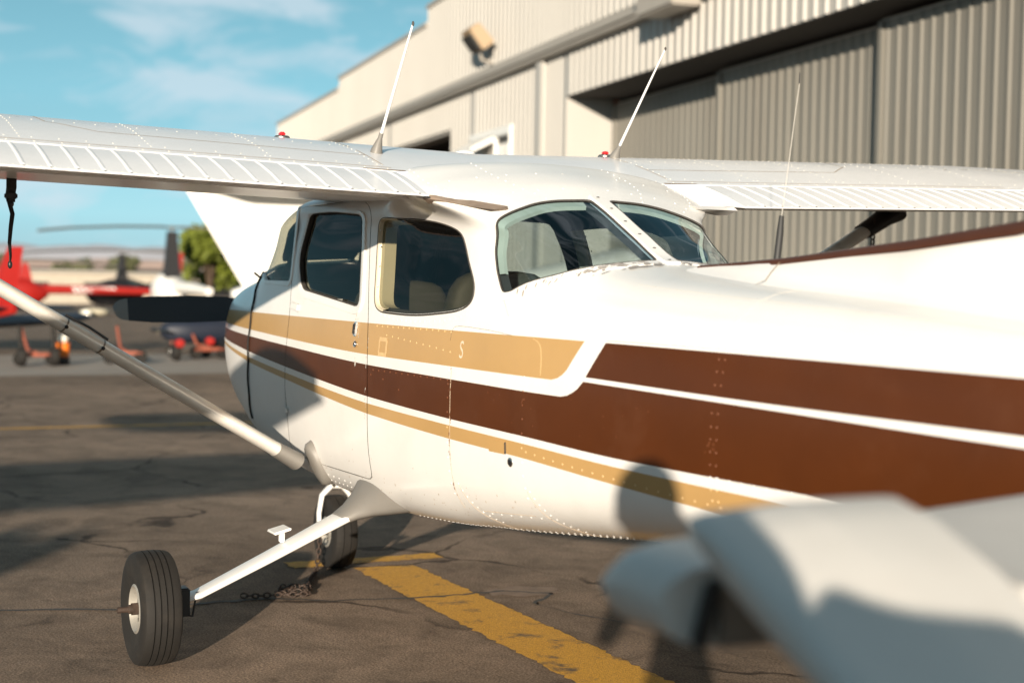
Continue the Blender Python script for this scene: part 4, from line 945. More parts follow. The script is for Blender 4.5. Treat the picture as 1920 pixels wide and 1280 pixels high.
st = mb.build('tie_down_strap', M['strap'], None, 60); tag(st, 'black webbing tie-down strap hanging loose under the port wing', 'strap')
mb = MB(); mb.box(b0+Vector((0, .002, -.062)), (.03, .046, .022)); mb.ell(b0+Vector((0, .002, -.092)), (.011, .012, .014)); mb.build('buckle', M['black'], st, 30, .004)
mb = MB(); mb.ell(b0+Vector((.002, .004, -.322)), (.009, .009, .016)); mb.build('strap_end', M['black'], st)
# chains
lk = MB(); lk.tube([(math.cos(a)*.011, 0, math.sin(a)*.018) for a in np.linspace(0, 2*math.pi, 13)], .0042, 6)
lk_o = lk.build('chain_link', M['rust'], None, 60); lme = lk_o.data; bpy.data.objects.remove(lk_o)
def chain(pts, label, step=.0265, m=None):
    e = empty('chain', pts[0], label=label, cat='chain'); P = [Vector(p) for p in pts]; k = 0; acc = 0
    for a, b in zip(P[:-1], P[1:]):
        L_ = (b-a).length; d = (b-a).normalized(); t = acc
        while t < L_:
            o = bpy.data.objects.new('chain_link', lme); C.objects.link(o); o.parent = e; q = d.to_track_quat('Z', 'Y') @ Vector((0, 0, 1)).rotation_difference(Vector((0, 0, 1)))
            mt = q.to_matrix().to_4x4() @ Matrix.Rotation(k*math.pi/2+random.uniform(-.2, .2), 4, 'Z'); mt.translation = a+d*t-P[0]; o.matrix_basis = mt; t += step; k += 1
        acc = t-L_
    return e
chain([(-1.10, -2.425, 1.835), (-1.10, -2.425, 1.70)], 'short rusty chain hanging from the far wing by the strut')
pts = [(.07, .115, .16), (.05, .13, .07), (.0, .16, .018), (-.14, .23, .018), (-.24, .28, .02), (-.33, .31, .018), (-.41, .33, .03), (-.46, .38, .020), (-.42, .45, .030), (-.36, .41, .022), (-.40, .36, .040), (-.50, .37, .022), (-.49, .46, .020), (-.44, .50, .026), (-.38, .46, .036), (-.43, .42, .045), (-.47, .50, .02), (-.45, .60, .018), (-.41, .68, .018)]
chain(pts, 'rusty tie-down chain heaped on the asphalt beside the nose wheel')
mb = MB(); 
us = np.linspace(.30, .70, 40); pp = []
for i, u in enumerate(us):
    X = np.array([.014+.006*math.sin(i*.9)]); U = np.array([u]); pp.append((S(X, U)+normS(X, U)*.004)[0])
mb.tube(pp, .0048, 6); bc = mb.build('bungee_cord', M['strap'], None, 60); tag(bc, 'black elastic cord tied round the nose along the cowling seam', 'cord')
p = Vector(pp[-1]); mb = MB()
mb.tube([p+Vector((.05, .02, .03)), p+Vector((.0, .005, .006)), p+Vector((-.05, -.01, -.012))], .006, 6); mb.tube([p+Vector((-.03, .0, .035)), p+Vector((.0, .006, .006)), p+Vector((.03, .01, -.02))], .006, 6); mb.build('cord_knot', M['strap'], bc)

# ------------------------------------------------------------------ hangar
HA = Vector((19.364, -11.672, 0)); HD = Vector((.98691, -.16128, 0)); HN = Vector((.16128, .98691, 0))
def H(s, o, z): return HA+HD*s+HN*o+Vector((0, 0, z+gz(19)*0))
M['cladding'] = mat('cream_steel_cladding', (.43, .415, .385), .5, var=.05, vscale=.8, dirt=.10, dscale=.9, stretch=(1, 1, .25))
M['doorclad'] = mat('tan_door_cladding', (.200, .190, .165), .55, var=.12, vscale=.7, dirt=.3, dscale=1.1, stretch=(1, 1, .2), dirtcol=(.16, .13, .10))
M['trim'] = mat('grey_trim', (.36, .33, .29), .5, var=.06)
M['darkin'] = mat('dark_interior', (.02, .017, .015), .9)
M['pinkjamb'] = mat('faded_red_jamb', (.36, .17, .11), .6)
hangar = empty('hangar', HA, label='large cream metal hangar with stepped parapet and tan sliding doors', cat='building')
def hmesh(mb, name, m, parent=None, smooth=0, bevel=0):
    mb.V = [tuple(Vector(v)-HA) for v in mb.V]; return mb.build(name, m, parent or hangar, smooth, bevel)
def ribbed(name, s0, s1, z0, z1, off, m, pitch=.305, d=.035, wt=.03, wb=.075, parent=None):
    prof = [(s0, 0)]; k = math.ceil(s0/pitch)*pitch
    while k < s1-wb:
        if k > s0+wb: prof += [(k-wb/2, 0), (k-wt/2, d), (k+wt/2, d), (k+wb/2, 0)]
        k += pitch
    prof.append((s1, 0)); mb = MB()
    V = [H(s, off+h, z) for s, h in prof for z in (z0, z1)]; n = len(prof)
    mb.add(V, [(2*i, 2*i+2, 2*i+3, 2*i+1) for i in range(n-1)])
    mb.V = [tuple(Vector(v)-HA) for v in mb.V]; return mesh(name, mb.V, mb.F, m, parent or hangar, 0)
def hbox(mb, s0, s1, o0, o1, z0, z1, m=0):
    P = [H(s, o, z) for s in (s0, s1) for o in (o0, o1) for z in (z0, z1)]
    mb.add(P, [(0, 1, 3, 2), (4, 6, 7, 5), (0, 4, 5, 1), (2, 3, 7, 6), (0, 2, 6, 4), (1, 5, 7, 3)], m)
zl = -.7
for (a, b, top) in ((-34, 11.15, 8.42), (11.15, 23.4, 7.98), (23.4, 37.15, 7.62)):
    ribbed('parapet_cladding', a, b, 5.95, top, 0, M['cladding'])
    mb = MB(); hbox(mb, a, b, -.10, .06, top, top+.10); hmesh(mb, 'parapet_cap', M['trim'])
    mb = MB(); hbox(mb, a+.001, b-.001, -.5, -.06, 5, top-.02); hmesh(mb, 'parapet_backing', M['trim'])
ribbed('header_cladding', -34, 0, 5.0, 5.9, -.02, M['cladding']); ribbed('wall_cladding', 0, 3.55, zl, 5.9, -.02, M['cladding'])
ribbed('wall_cladding', 3.55, 6.75, 4.65, 5.9, -.02, M['cladding']); ribbed('wall_cladding', 3.55, 6.75, zl, 3.2, -.02, M['cladding']); ribbed('wall_cladding', 6.75, 8.7, zl, 5.9, -.02, M['cladding'])
ribbed('wall_cladding', 8.7, 15.6, 5.08, 5.9, -.02, M['cladding']); ribbed('wall_cladding', 15.6, 37.15, zl, 5.9, -.02, M['cladding'])
mb = MB(); hbox(mb, 37.10, 37.15, -14, -.02, zl, 7.6); hmesh(mb, 'end_wall', M['cladding'])
mb = MB(); hbox(mb, -34, 37.2, .0, .19, 5.86, 6.10); hbox(mb, -34, 37.2, .19, .23, 5.93, 6.12); hmesh(mb, 'gutter', M['trim'], None, 30, .02)
mb = MB(); hbox(mb, -6.5, -5.0, .05, .55, 5.72, 6.16); hbox(mb, -6.62, -4.9, .03, .62, 6.16, 6.22); hmesh(mb, 'gutter_hopper', M['trim'], None, 30, .03)
mb = MB(); hbox(mb, 1.20, 1.62, .0, .10, zl, 5.86); hmesh(mb, 'downpipe', M['cladding'], None, 30, .03)
# sliding doors in their recess
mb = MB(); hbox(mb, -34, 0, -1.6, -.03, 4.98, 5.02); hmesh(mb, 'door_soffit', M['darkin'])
mb = MB(); mb.add([H(0, -.02, zl), H(0, -1.1, zl), H(0, -1.1, 5.0), H(0, -.02, 5.0)], [(0, 1, 2, 3)]); hmesh(mb, 'door_return', M['cladding'])
mb = MB(); hbox(mb, -.02, .06, -1.12, -1.0, zl, 5.0); hmesh(mb, 'door_jamb', M['pinkjamb'])
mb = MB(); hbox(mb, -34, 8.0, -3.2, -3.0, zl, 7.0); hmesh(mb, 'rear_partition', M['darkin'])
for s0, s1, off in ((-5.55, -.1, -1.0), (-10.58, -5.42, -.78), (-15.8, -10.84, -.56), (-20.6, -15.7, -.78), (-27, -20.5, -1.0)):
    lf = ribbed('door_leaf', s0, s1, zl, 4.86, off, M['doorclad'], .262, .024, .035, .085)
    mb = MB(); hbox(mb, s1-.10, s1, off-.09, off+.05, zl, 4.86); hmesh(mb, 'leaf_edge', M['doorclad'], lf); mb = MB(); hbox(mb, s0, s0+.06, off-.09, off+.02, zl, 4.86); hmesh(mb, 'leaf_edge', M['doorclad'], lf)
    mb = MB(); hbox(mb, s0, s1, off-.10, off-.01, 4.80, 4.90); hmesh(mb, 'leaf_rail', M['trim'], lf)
mb = MB(); hbox(mb, -10.90, -10.54, -1.0, -.68, zl, 4.9); hmesh(mb, 'door_gap_shade', M['darkin'])  # dark box fills the gap between two leaves, shade put into its colour
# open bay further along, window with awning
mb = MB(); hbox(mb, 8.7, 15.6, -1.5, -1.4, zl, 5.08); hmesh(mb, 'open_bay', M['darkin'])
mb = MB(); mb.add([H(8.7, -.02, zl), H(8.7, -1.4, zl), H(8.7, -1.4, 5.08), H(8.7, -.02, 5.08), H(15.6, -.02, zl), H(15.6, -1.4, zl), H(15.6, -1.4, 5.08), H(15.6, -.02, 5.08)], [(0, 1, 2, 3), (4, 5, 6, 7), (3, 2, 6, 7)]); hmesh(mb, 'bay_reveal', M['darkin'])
mb = MB(); hbox(mb, 3.45, 4.65, -.01, .07, 4.56, 4.66); hbox(mb, 3.45, 3.53, -.01, .07, 3.3, 4.56); hbox(mb, 4.57, 4.65, -.01, .07, 3.3, 4.56); hbox(mb, 3.45, 6.8, -.03, .05, 4.62, 4.76); win = hmesh(mb, 'window', M['bgwhite'], None, 30, .01)
mb = MB(); hbox(mb, 3.53, 4.57, -.05, -.03, 3.2, 4.40); hmesh(mb, 'pane', M['bgwhite'], win); mb = MB(); hbox(mb, 3.53, 4.57, -.05, -.03, 4.40, 4.56); hmesh(mb, 'dark_pane', M['panel'], win)
mb = MB(); hbox(mb, 4.66, 6.75, -.06, -.03, 3.2, 4.62); hmesh(mb, 'wall_panel', M['cladding'], win)
mb = MB(); mb.add([H(s, o, z) for s in (4.8, 6.6) for o, z in ((0, 4.62), (.55, 4.32), (.55, 4.22), (0, 4.5))], [(0, 1, 5, 4), (1, 2, 6, 5), (2, 3, 7, 6), (0, 3, 2, 1), (4, 5, 6, 7)]); aw = hmesh(mb, 'awning', M['bgwhite'])
# flood light on the parapet wall
fl = empty('flood_light', H(4.9, .3, 6.2), label='tan floodlight on a bracket on the hangar wall above the gutter', cat='light')
f0 = H(4.9, .3, 6.2); rotf = Matrix.Rotation(math.atan2(HD.y, HD.x), 3, 'Z') @ Matrix.Rotation(R(-38), 3, 'X')
mb = MB(); mb.box(H(4.9, .42, 6.78)-f0, (.86, .34, .56), rot=rotf, taper=.85); mb.build('lamp_housing', mat('tan_lamp_housing', (.36, .26, .16), .5), fl, 30, .03)
mb = MB(); mb.box(H(4.9, .42, 6.78)-f0+rotf @ Vector((-.0, .19, -.02)), (.70, .05, .40), rot=rotf); mb.build('lamp_glass', M['panel'], fl, 30, .01)
mb = MB(); mb.tube([H(4.9, .0, 6.25)-f0, H(4.9, .3, 6.30)-f0, H(4.9, .38, 6.62)-f0], .035, 8); mb.build('bracket', M['trim'], fl)

# ------------------------------------------------------------------ helicopters on the far apron
GH = -.9
def helicopter(y, x, label, body, fairing, hub=2.62, blade_dirs=(0, math.pi), Rr=4.6, boom=6.5, z0=None, tailfin=True, letters=False, scale=1., rz=0.):
    z0 = gz(x) if z0 is None else z0
    e = empty('helicopter', (x, y, z0), rz, label=label, cat='helicopter', group='helicopters on the far apron')
    q = lambda p: (p[0]*scale, p[1]*scale, p[2]*scale)
    def bl(mb, n, m, sm=50): mb.V = [q(v) for v in mb.V]; return mb.build(n, m, e, sm)
    mb = MB(); rg = []                     # nose towards +Y, tail towards -Y
    for yy, w, zb, zt in ((1.75, .08, .85, 1.0), (1.55, .38, .58, 1.25), (1.1, .58, .42, 1.62), (.5, .62, .38, 1.78), (-.1, .60, .40, 1.72), (-.7, .45, .55, 1.45), (-1.1, .2, .85, 1.3)):
        rg.append([(w*math.copysign(abs(math.cos(t))**.8, math.cos(t)), yy, (zb+zt)/2+(zt-zb)/2*math.copysign(abs(math.sin(t))**.8, math.sin(t))) for t in np.linspace(0, 2*math.pi, 19)[:-1]])
    mb.loft(rg); bl(mb, 'cabin', body)
    mb = MB(); mb.ell((0, 1.12, 1.18), (.60, .58, .42)); bl(mb, 'canopy', M['panel'])
    for s in (1, -1):
        mb = MB(); mb.tube([(s*.85, 1.6, .12), (s*.85, 1.3, .05), (s*.85, -.9, .05)], .04, 8); mb.tube([(s*.5, .8, .5), (s*.85, .8, .06)], .03, 8); mb.tube([(s*.5, -.4, .5), (s*.85, -.4, .06)], .03, 8); bl(mb, 'skid', M['steel'])
    mb = MB(); mb.tube([(0, -.8, 1.22), (0, -3.5, 1.20), (0, -boom, 1.13)], [.24, .21, .15], 14); bm_ = bl(mb, 'tail_boom', body)
    if letters:
        for k in range(9):
            y0 = -2.35-k*.24; mb = MB(); rr = .225-.004*k; a0, a1 = math.pi-.55, math.pi+.85
            mb.add([(rr*math.cos(a), yy, 1.205-rr*math.sin(a)) for a in np.linspace(a0, a1, 5) for yy in (y0-.08+.10*(a-math.pi), y0+.08+.10*(a-math.pi))], [(2*i, 2*i+1, 2*i+3, 2*i+2) for i in range(4)]); mb.V = [q(v) for v in mb.V]; mb.build('letter_patch', M['bgwhite'], bm_, 0)
    if tailfin:
        mb = MB(); mb.loft([[(-.04, -boom+a, z) for a in ()] or [(sx*.05, -boom+yy, z) for sx, yy in ((-1, .30+k1), (1, .30+k1), (1, -.18+k2), (-1, -.18+k2))] for z, k1, k2 in ((.62, -.1, 0), (1.13, .05, .0), (2.1, -.22, -.15), (3.12, -.42, -.25))]); bl(mb, 'tail_fin', body, 30)
        mb = MB(); mb.tube([(.16, -boom-.1, .65), (.16, -boom-.1, 1.75)], .045, 6, 0, .4); bl(mb, 'tail_rotor', M['greypaint'])
    mb = MB(); wf = 1. if hub < 3.4 else 2.1; mb.loft([[(-.15*wf, -.36, 1.55), (.15*wf, -.36, 1.55), (.15*wf, .34, 1.6), (-.15*wf, .34, 1.6)], [(-.13*wf, -.24, 2.1), (.13*wf, -.24, 2.1), (.13*wf, .20, 2.1), (-.13*wf, .20, 2.1)], [(-.09*wf, -.12, hub-.14), (.09*wf, -.12, hub-.14), (.09*wf, .10, hub-.14), (-.09*wf, .10, hub-.14)]]); bl(mb, 'mast_fairing', fairing, 30)
    mb = MB(); mb.lathe([(.04, hub-.2), (.04, hub-.05), (.14, hub-.03), (.16, hub), (.10, hub+.06), (.02, hub+.10)], 14, (0, 0, 0), (0, 0, 1), cap=True); bl(mb, 'rotor_hub', M['greypaint'])
    for a in blade_dirs:
        d = Vector((math.cos(a), math.sin(a), 0)); n = Vector((-d.y, d.x, 0)); mb = MB()
        mb.loft([[d*r+n*.10*k+Vector((0, 0, hub+.02+z)) for k, z in ((-1.3, dz), (-.4, dz+.055), (1.3, dz), (-.4, dz-.05))] for r, dz in ((.15, 0), (.5, .015), (Rr*.4, -.02), (Rr*.75, -.13), (Rr, -.28))]); bl(mb, 'rotor_blade', M['greypaint'], 40)
    return e
helicopter(-9.57, 70, 'red helicopter with red tail fin and pale lettering on its long boom', M['red'], M['red'], 2.62, (R(96), R(276)), 4.6, 7.3, letters=True)
helicopter(-14.65, 72, 'dark helicopter with slim black rotor mast behind the red tail boom', M['black'], M['black'], 3.20, (R(84), R(264)), 5.2, 5.6, tailfin=False)
helicopter(-14.45, 61, 'white helicopter with tall broad black mast fairing beside the tree', M['bgwhite'], M['black'], 3.55, (R(187), R(7)), 5.3, 5.5, tailfin=False, scale=1.12, rz=R(-90))
# ------------------------------------------------------------------ small airplanes parked beyond the nose
def low_wing(loc, rz, label, body, wingm, finm, k=1., gear=True):
    e = empty('small_airplane', loc, rz, label=label, cat='airplane', group='small airplanes parked beyond the nose')
    mb = MB(); rg = []
    for x, w, zb, zt in ((2.1, .10, .70, .92), (1.9, .36, .52, 1.06), (1.2, .44, .42, 1.14), (.4, .48, .40, 1.20), (-.6, .44, .44, 1.16), (-1.8, .28, .56, 1.04), (-3.2, .10, .70, .94), (-3.5, .04, .76, .90)):
        rg.append([(x, w*math.copysign(abs(math.cos(t))**.75, math.cos(t)), (zb+zt)/2+(zt-zb)/2*math.copysign(abs(math.sin(t))**.75, math.sin(t))) for t in np.linspace(0, 2*math.pi, 19)[:-1]])
    mb.loft(rg); mb.build('fuselage', body, e, 60)
    mb = MB(); mb.ell((.15, 0, 1.16), (.95, .36, .36)); mb.build('canopy', M['panel'], e, 60)
    for s in (1, -1):
        airfoil_loft('wing', [(.75, -.35, s*.3, .40, .22), (.62, -.22, s*2.6, .50, .22), (.50, -.16, s*3.6, .56, .18), (.42, -.10, s*3.75, .58, .03)], wingm, e)
        airfoil_loft('tailplane', [(-2.75, -3.45, s*.05, .84, .1), (-2.9, -3.45, s*1.2, .84, .08)], wingm, e)
        mb = MB(); mb.ell((.30, s*3.80, .60), (.12, .10, .10)); mb.build('tip_lamp', M['lens'], e, 60); mb = MB(); mb.ell((.55, s*4.15, .63), (.14, .34, .085)); mb.build('tip_tank', M['cream'], e, 60)
        wl_ = empty('main_wheel'); wl_.parent = e; mb = MB(); mb.lathe([(.09, -.06), (.17, -.07), (.19, 0), (.17, .07), (.09, .06)], 20, (.35, s*.95, .19), (0, 1, 0)); mb.build('tyre', M['rubber'], wl_, 40)
        mb = MB(); mb.lathe([(.001, -.062), (.09, -.062), (.09, .062), (.001, .062)], 16, (.35, s*.95, .19), (0, 1, 0)); mb.build('rim', M['bgwhite'], wl_, 40)
        mb = MB(); mb.tube([(.3, s*.5, .6), (.35, s*.88, .22)], .04, 8); mb.build('gear_leg', M['black'], e)
    wl_ = empty('nose_wheel'); wl_.parent = e; mb = MB(); mb.lathe([(.08, -.05), (.15, -.06), (.17, 0), (.15, .06), (.08, .05)], 20, (1.75, 0, .17), (0, 1, 0)); mb.build('tyre', M['rubber'], wl_, 40); mb = MB(); mb.lathe([(.001, -.052), (.08, -.052), (.08, .052), (.001, .052)], 16, (1.75, 0, .17), (0, 1, 0)); mb.build('rim', M['bgwhite'], wl_, 40)
    mb = MB(); mb.tube([(1.75, 0, .2), (1.7, 0, .6)], .04, 8); mb.build('nose_leg', M['salmon'], e)
    airfoil_loft('tail_fin', [(-2.55, -3.5, 0, .86, .10), (-2.85, -3.6, 0, 1.25, .09), (-3.3, -3.75, 0, 1.83, .06)], finm, e, ax='Z')
    mb = MB()
    for s in (1, -1): mb.loft([[(2.13+.02*a, s*y+.0, .82+b) for a, b in ((0, -w), (1, -w*.3), (0, w), (-1, w*.3))] for y, w in ((.05, .05), (.4, .07), (.8, .03))])
    mb.build('propeller', M['black'], e)
    return e
# red one at the left edge: tail fin towards us, wing pointing right
low_wing((21.6, .12, 0), R(22), 'small red low-wing airplane with red tail fin and dark wing at the left edge', M['red'], M['navy'], M['red'])
dk = low_wing((19.3, -4.9, 0), R(97), 'dark low-wing airplane with pale wingtip lamps right behind the propeller', M['navy'], M['black'], M['black'])
dk.scale = (.56, .56, .56)
# white T-tail airplane just beyond the nose
e = empty('white_airplane', (13, -5.6, 0), label='white airplane with large swept white T-tail right beyond the windshield', cat='airplane')
airfoil_loft('tail_fin', [(-1.05, .0, 0, 0, .12)][:0]+[(1.55, -.0, 0, 1.10, .13), (1.50, -2.20, 0, 1.20, .13), (1.2, -2.34, 0, 1.42, .12), (.9, -3.04, 0, 2.55, .10), (.85, -3.10, 0, 2.66, .06)][1:], M['bgwhite'], e, ax='Z')
for o_ in e.children: pass
def rotY(o, a): o.data.transform(Matrix.Rotation(a, 4, 'Z'))
for o_ in e.children: o_.data.transform(Matrix.Translation((0, 0, 0))); rotY(o_, R(-90))
for s in (1, -1):
    o_ = airfoil_loft('tailplane', [(.75, -3.15+1.35, s*.03, 2.66, .10), (.45, -1.62, s*1.15, 2.68, .07), (.3, -1.55, s*1.25, 2.68, .02)], M['bgwhite'], e); rotY(o_, R(-90)); o_.data.transform(Matrix.Translation((0, 1.35, 0)))
mb = MB(); rg = []
for yy, w, zb, zt in ((2.0, .05, .98, 1.2), (1.2, .16, .9, 1.26), (-.5, .36, .72, 1.36), (-2.2, .58, .50, 1.62), (-3.6, .62, .45, 1.95), (-5.0, .58, .48, 1.5), (-6.2, .42, .58, 1.25), (-6.7, .12, .8, 1.05)):
    rg.append([(w*math.copysign(abs(math.cos(t))**.8, math.cos(t)), yy, (zb+zt)/2+(zt-zb)/2*math.copysign(abs(math.sin(t))**.8, math.sin(t))) for t in np.linspace(0, 2*math.pi, 21)[:-1]])
mb.loft(rg); mb.build('fuselage', M['bgwhite'], e, 60)
for s in (1, -1):
    o_ = airfoil_loft('wing', [(.8, -.8, s*.4, .62, .12), (.6, -.6, s*3.0, .76, .11), (.4, -.3, s*4.6, .9, .08)], M['bgwhite'], e); rotY(o_, R(-90)); o_.data.transform(Matrix.Translation((0, -3.6, 0)))
    mb = MB(); mb.lathe([(.08, -.06), (.19, -.07), (.21, 0), (.19, .07), (.08, .06)], 20, (s*1.4, -3.7, .21), (1, 0, 0), cap=True); mb.tube([(s*1.4, -3.7, .22), (s*1.3, -3.7, .72)], .04, 8, 1); mb.build('main_wheel', [M['rubber'], M['steel']], e, 40)
mb = MB(); mb.lathe([(.07, -.05), (.16, -.06), (.18, 0), (.16, .06), (.07, .05)], 20, (0, -6.0, .18), (1, 0, 0), cap=True); mb.tube([(0, -6.0, .2), (0, -5.9, .65)], .04, 8, 1); mb.build('nose_wheel', [M['rubber'], M['steel']], e, 40)
# rounded white airplane with windows, further back
e = empty('white_airplane', (24, -8.3, -.06), label='rounded white airplane with small dark side windows beyond the cowling', cat='airplane')
mb = MB(); rg = []
for yy, w, zb, zt in ((1.9, .1, 1.0, 1.15), (1.4, .42, .75, 1.35), (.6, .6, .62, 1.62), (-.4, .66, .56, 1.68), (-1.6, .66, .55, 1.7), (-3.0, .5, .6, 1.5), (-4.5, .2, .8, 1.3), (-5.5, .06, .95, 1.2)):
    rg.append([(w*math.copysign(abs(math.cos(t))**.8, math.cos(t)), yy, (zb+zt)/2+(zt-zb)/2*math.copysign(abs(math.sin(t))**.8, math.sin(t))) for t in np.linspace(0, 2*math.pi, 21)[:-1]])
mb.loft(rg); mb.build('fuselage', M['bgwhite'], e, 60)
for yy in (.55, .1, -.35, -.9):
    mb = MB(); mb.ell((-.62, yy, 1.32), (.05, .15, .14)); mb.build('cabin_window', M['panel'], e, 60)
for s in (1, -1):
    o_ = airfoil_loft('wing', [(.9, -.7, s*.4, .75, .12), (.7, -.5, s*2.0, .85, .09)], M['bgwhite'], e); rotY(o_, R(-90))
    mb = MB(); mb.lathe([(.08, -.06), (.2, -.07), (.22, 0), (.2, .07), (.08, .06)], 20, (s*1.2, -.2, .22), (1, 0, 0), cap=True); mb.tube([(s*1.2, -.2, .2), (s*1.1, -.2, .75)], .04, 8, 1); mb.build('main_wheel', [M['rubber'], M['steel']], e, 40)
o_ = airfoil_loft('tail_fin', [(-4.2, -5.5, 0, 1.2, .1), (-4.9, -5.8, 0, 2.5, .07)], M['bgwhite'], e, ax='Z'); rotY(o_, R(90)); 
# ------------------------------------------------------------------ clutter on the apron
def tow_bar(x, y, rz, label):
    e = empty('tow_dolly', (x, y, .004), rz, label=label, cat='tow dolly', group='faded red tow dollies')
    mb = MB(); mb.box((0, 0, .17), (.10, .56, .06)); mb.build('beam', M['salmon'], e, 30, .02)
    for s in (1, -1): mb = MB(); mb.lathe([(.03, -.03), (.10, -.03), (.11, 0), (.10, .03), (.03, .03)], 16, (0, s*.24, .11), (1, 0, 0), cap=True); mb.build('wheel', M['rubber'], e, 40)
    mb = MB(); mb.tube([(0, 0, .2), (.5, 0, .22), (.9, 0, .55)], .025, 8); mb.build('handle', M['salmon'], e)
tow_bar(17.0, -1.30, R(5), 'faded red tow dolly between two black wheels, left'); tow_bar(17.3, -2.72, R(-4), 'faded red tow dolly with raised handle just right of the strut clamps'); tow_bar(18.3, -4.35, R(8), 'faded red tow dolly by the red wheel covers beside the cowling')
def bucket(x, y, label):
    e = empty('marker_bin', (x, y, .004), label=label, cat='marker bin')
    mb = MB(); mb.lathe([(.085, 0), (.10, .02), (.10, .11), (.092, .13)], 18, (0, 0, 0), (0, 0, 1), cap=True); mb.build('base', M['black'], e, 40)
    mb = MB(); mb.lathe([(.092, .13), (.105, .34), (.112, .345), (.095, .345), (.001, .33)], 18, (0, 0, 0), (0, 0, 1)); mb.build('body', M['orange'], e, 40)
    mb = MB(); mb.ell((0, 0, .40), (.075, .075, .07)); mb.build('knob', M['lens'], e)
bucket(17.2, -1.74, 'orange bin with black base and pale top under the strut')
for x, y, lb in ((17.8, -3.72, 'left one of two small red wheel covers below the propeller blade'), (18.5, -4.42, 'right one of two small red wheel covers, nearest the cowling')):
    mb = MB(); mb.loft([[(.05*k, .085*c*math.cos(t), .30+.08*c*math.sin(t)) for t in np.linspace(0, 2*math.pi, 17)[:-1]] for k, c in ((-1, .2), (-.9, .8), (0, 1), (.9, .8), (1, .2))]); o = mb.build('wheel_cover', M['red'], None, 50); o.location = (x, y, 0); tag(o, lb, 'wheel cover', 'red wheel covers')
    mb = MB(); mb.lathe([(.03, -.05), (.14, -.06), (.16, 0), (.14, .06), (.03, .05)], 18, (.16, .02, .16), (0, 1, 0), cap=True); mb.build('wheel', M['rubber'], o, 40)
for x, y, lb in ((16.9, -1.07, 'black wheel and leg of the parked red airplane, left'), (16.9, -1.56, 'black wheel under the strut, left of the orange bin')):
    mb = MB(); mb.lathe([(.03, -.05), (.13, -.055), (.15, 0), (.13, .055), (.03, .05)], 18, (0, 0, .15), (0, 1, 0), cap=True); mb.tube([(0, 0, .15), (.05, .02, .62)], .035, 8); o = mb.build('trolley_wheel', M['rubber'], None, 40); o.location = (x, y, .004); tag(o, lb, 'wheel', 'black trolley wheels')
# ------------------------------------------------------------------ far edge of the field
M['creamwall'] = mat('cream_wall', (.42, .37, .30), .8, var=.1)
def building(x, y0, y1, h, m, label, roofm=None):
    z = gz(x); e = empty('low_building', (x, (y0+y1)/2, z), label=label, cat='building', group='low buildings beyond the field'); w = abs(y1-y0)
    mb = MB(); mb.box((4, 0, h/2), (8, w, h)); mb.build('wall', m, e, 0); mb = MB(); mb.box((4, 0, h+.08), (8.4, w+.4, .16)); mb.build('roof', roofm or M['trim'], e, 0)
    n = max(2, int(w/3))
    for k in range(n): mb = MB(); mb.box((-.01, -w/2+w*(k+.5)/n, h*.5), (.05, 1.1, h*.4)); mb.build('window', M['panel'], e, 0)
building(95, -9.5, -19.5, 2.0, M['creamwall'], 'long low white building behind the red tail boom'); building(100, 3, -9, 1.8, M['creamwall'], 'low white building beyond the field at the left edge'); building(99, -21, -26.5, 1.9, M['creamwall'], 'small white building beside the dark rotor mast')
leafA = mat('tree_leaves', (.135, .165, .018), .6, var=.45, vscale=.9); leafB = mat('dull_tree_leaves', (.085, .09, .04), .7, var=.4, vscale=.8); bark = mat('bark', (.09, .06, .04), .9)
def tree(x, y, h, w, label, lm, nleaf=900, ls=.22, group='trees beyond the field'):
    z = gz(x); e = empty('tree', (x, y, z), label=label, cat='tree', group=group)
    mb = MB(); mb.tube([(0, 0, 0), (.05*h*.2, 0, h*.25), (-.02*h, .02*h, h*.55), (0, 0, h*.8)], [h*.035, h*.03, h*.02, h*.006], 8)
    lumps = []
    for k in range(9):
        a = random.uniform(0, 6.28); r_ = w*.33*math.sqrt(random.random()); zz = h*random.uniform(.38, .86); rr = w*random.uniform(.16, .28)*(1.15-.5*abs(zz/h-.55)); lumps.append((r_*math.cos(a), r_*math.sin(a), zz, rr))
        mb.tube([(0, 0, h*random.uniform(.2, .45)), (r_*math.cos(a)*.6, r_*math.sin(a)*.6, zz*.85), (r_*math.cos(a), r_*math.sin(a), zz)], [h*.015, h*.01, h*.004], 6)
    mb.build('trunk', bark, e, 60)
    V = []; F = []
    for i in range(nleaf):
        cx, cy, cz2, rr = random.choice(lumps); d = Vector((random.gauss(0, 1), random.gauss(0, 1), random.gauss(0, 1))).normalized()*rr*random.random()**.35
        p = Vector((cx, cy, cz2))+Vector((d.x, d.y, d.z*.8)); a = Vector((random.gauss(0, 1), random.gauss(0, 1), random.gauss(0, .6))).normalized(); b = a.orthogonal().normalized(); s_ = ls*random.uniform(.5, 1.3); k = len(V)
        V += [p-a*s_, p+b*s_*.5, p+a*s_, p-b*s_*.5]; F.append((k, k+1, k+2, k+3))
    mesh('crown', V, F, lm, e, 0)
tree(64, -17.0, 4.7, 3.6, 'bright green round tree behind the white T-tail', leafA, 2600, .20)
tree(68, -19.8, 4.9, 3.8, 'second bright green tree, partly behind the T-tail', leafA, 2200, .20)
for i in range(9):
    y = 5-i*4.1+random.uniform(-.8, .8); x = 128+random.uniform(-10, 14)
    tree(x, y*1.35-8, random.uniform(2.5, 3.5), random.uniform(3.2, 4.6), 'dull green bushy tree, '+('leftmost', 'second from left', 'third from left', 'fourth from left', 'middle one', 'fourth from right', 'third from right', 'second from right', 'rightmost')[i]+' of the far row behind the buildings', leafB, 500, .4)
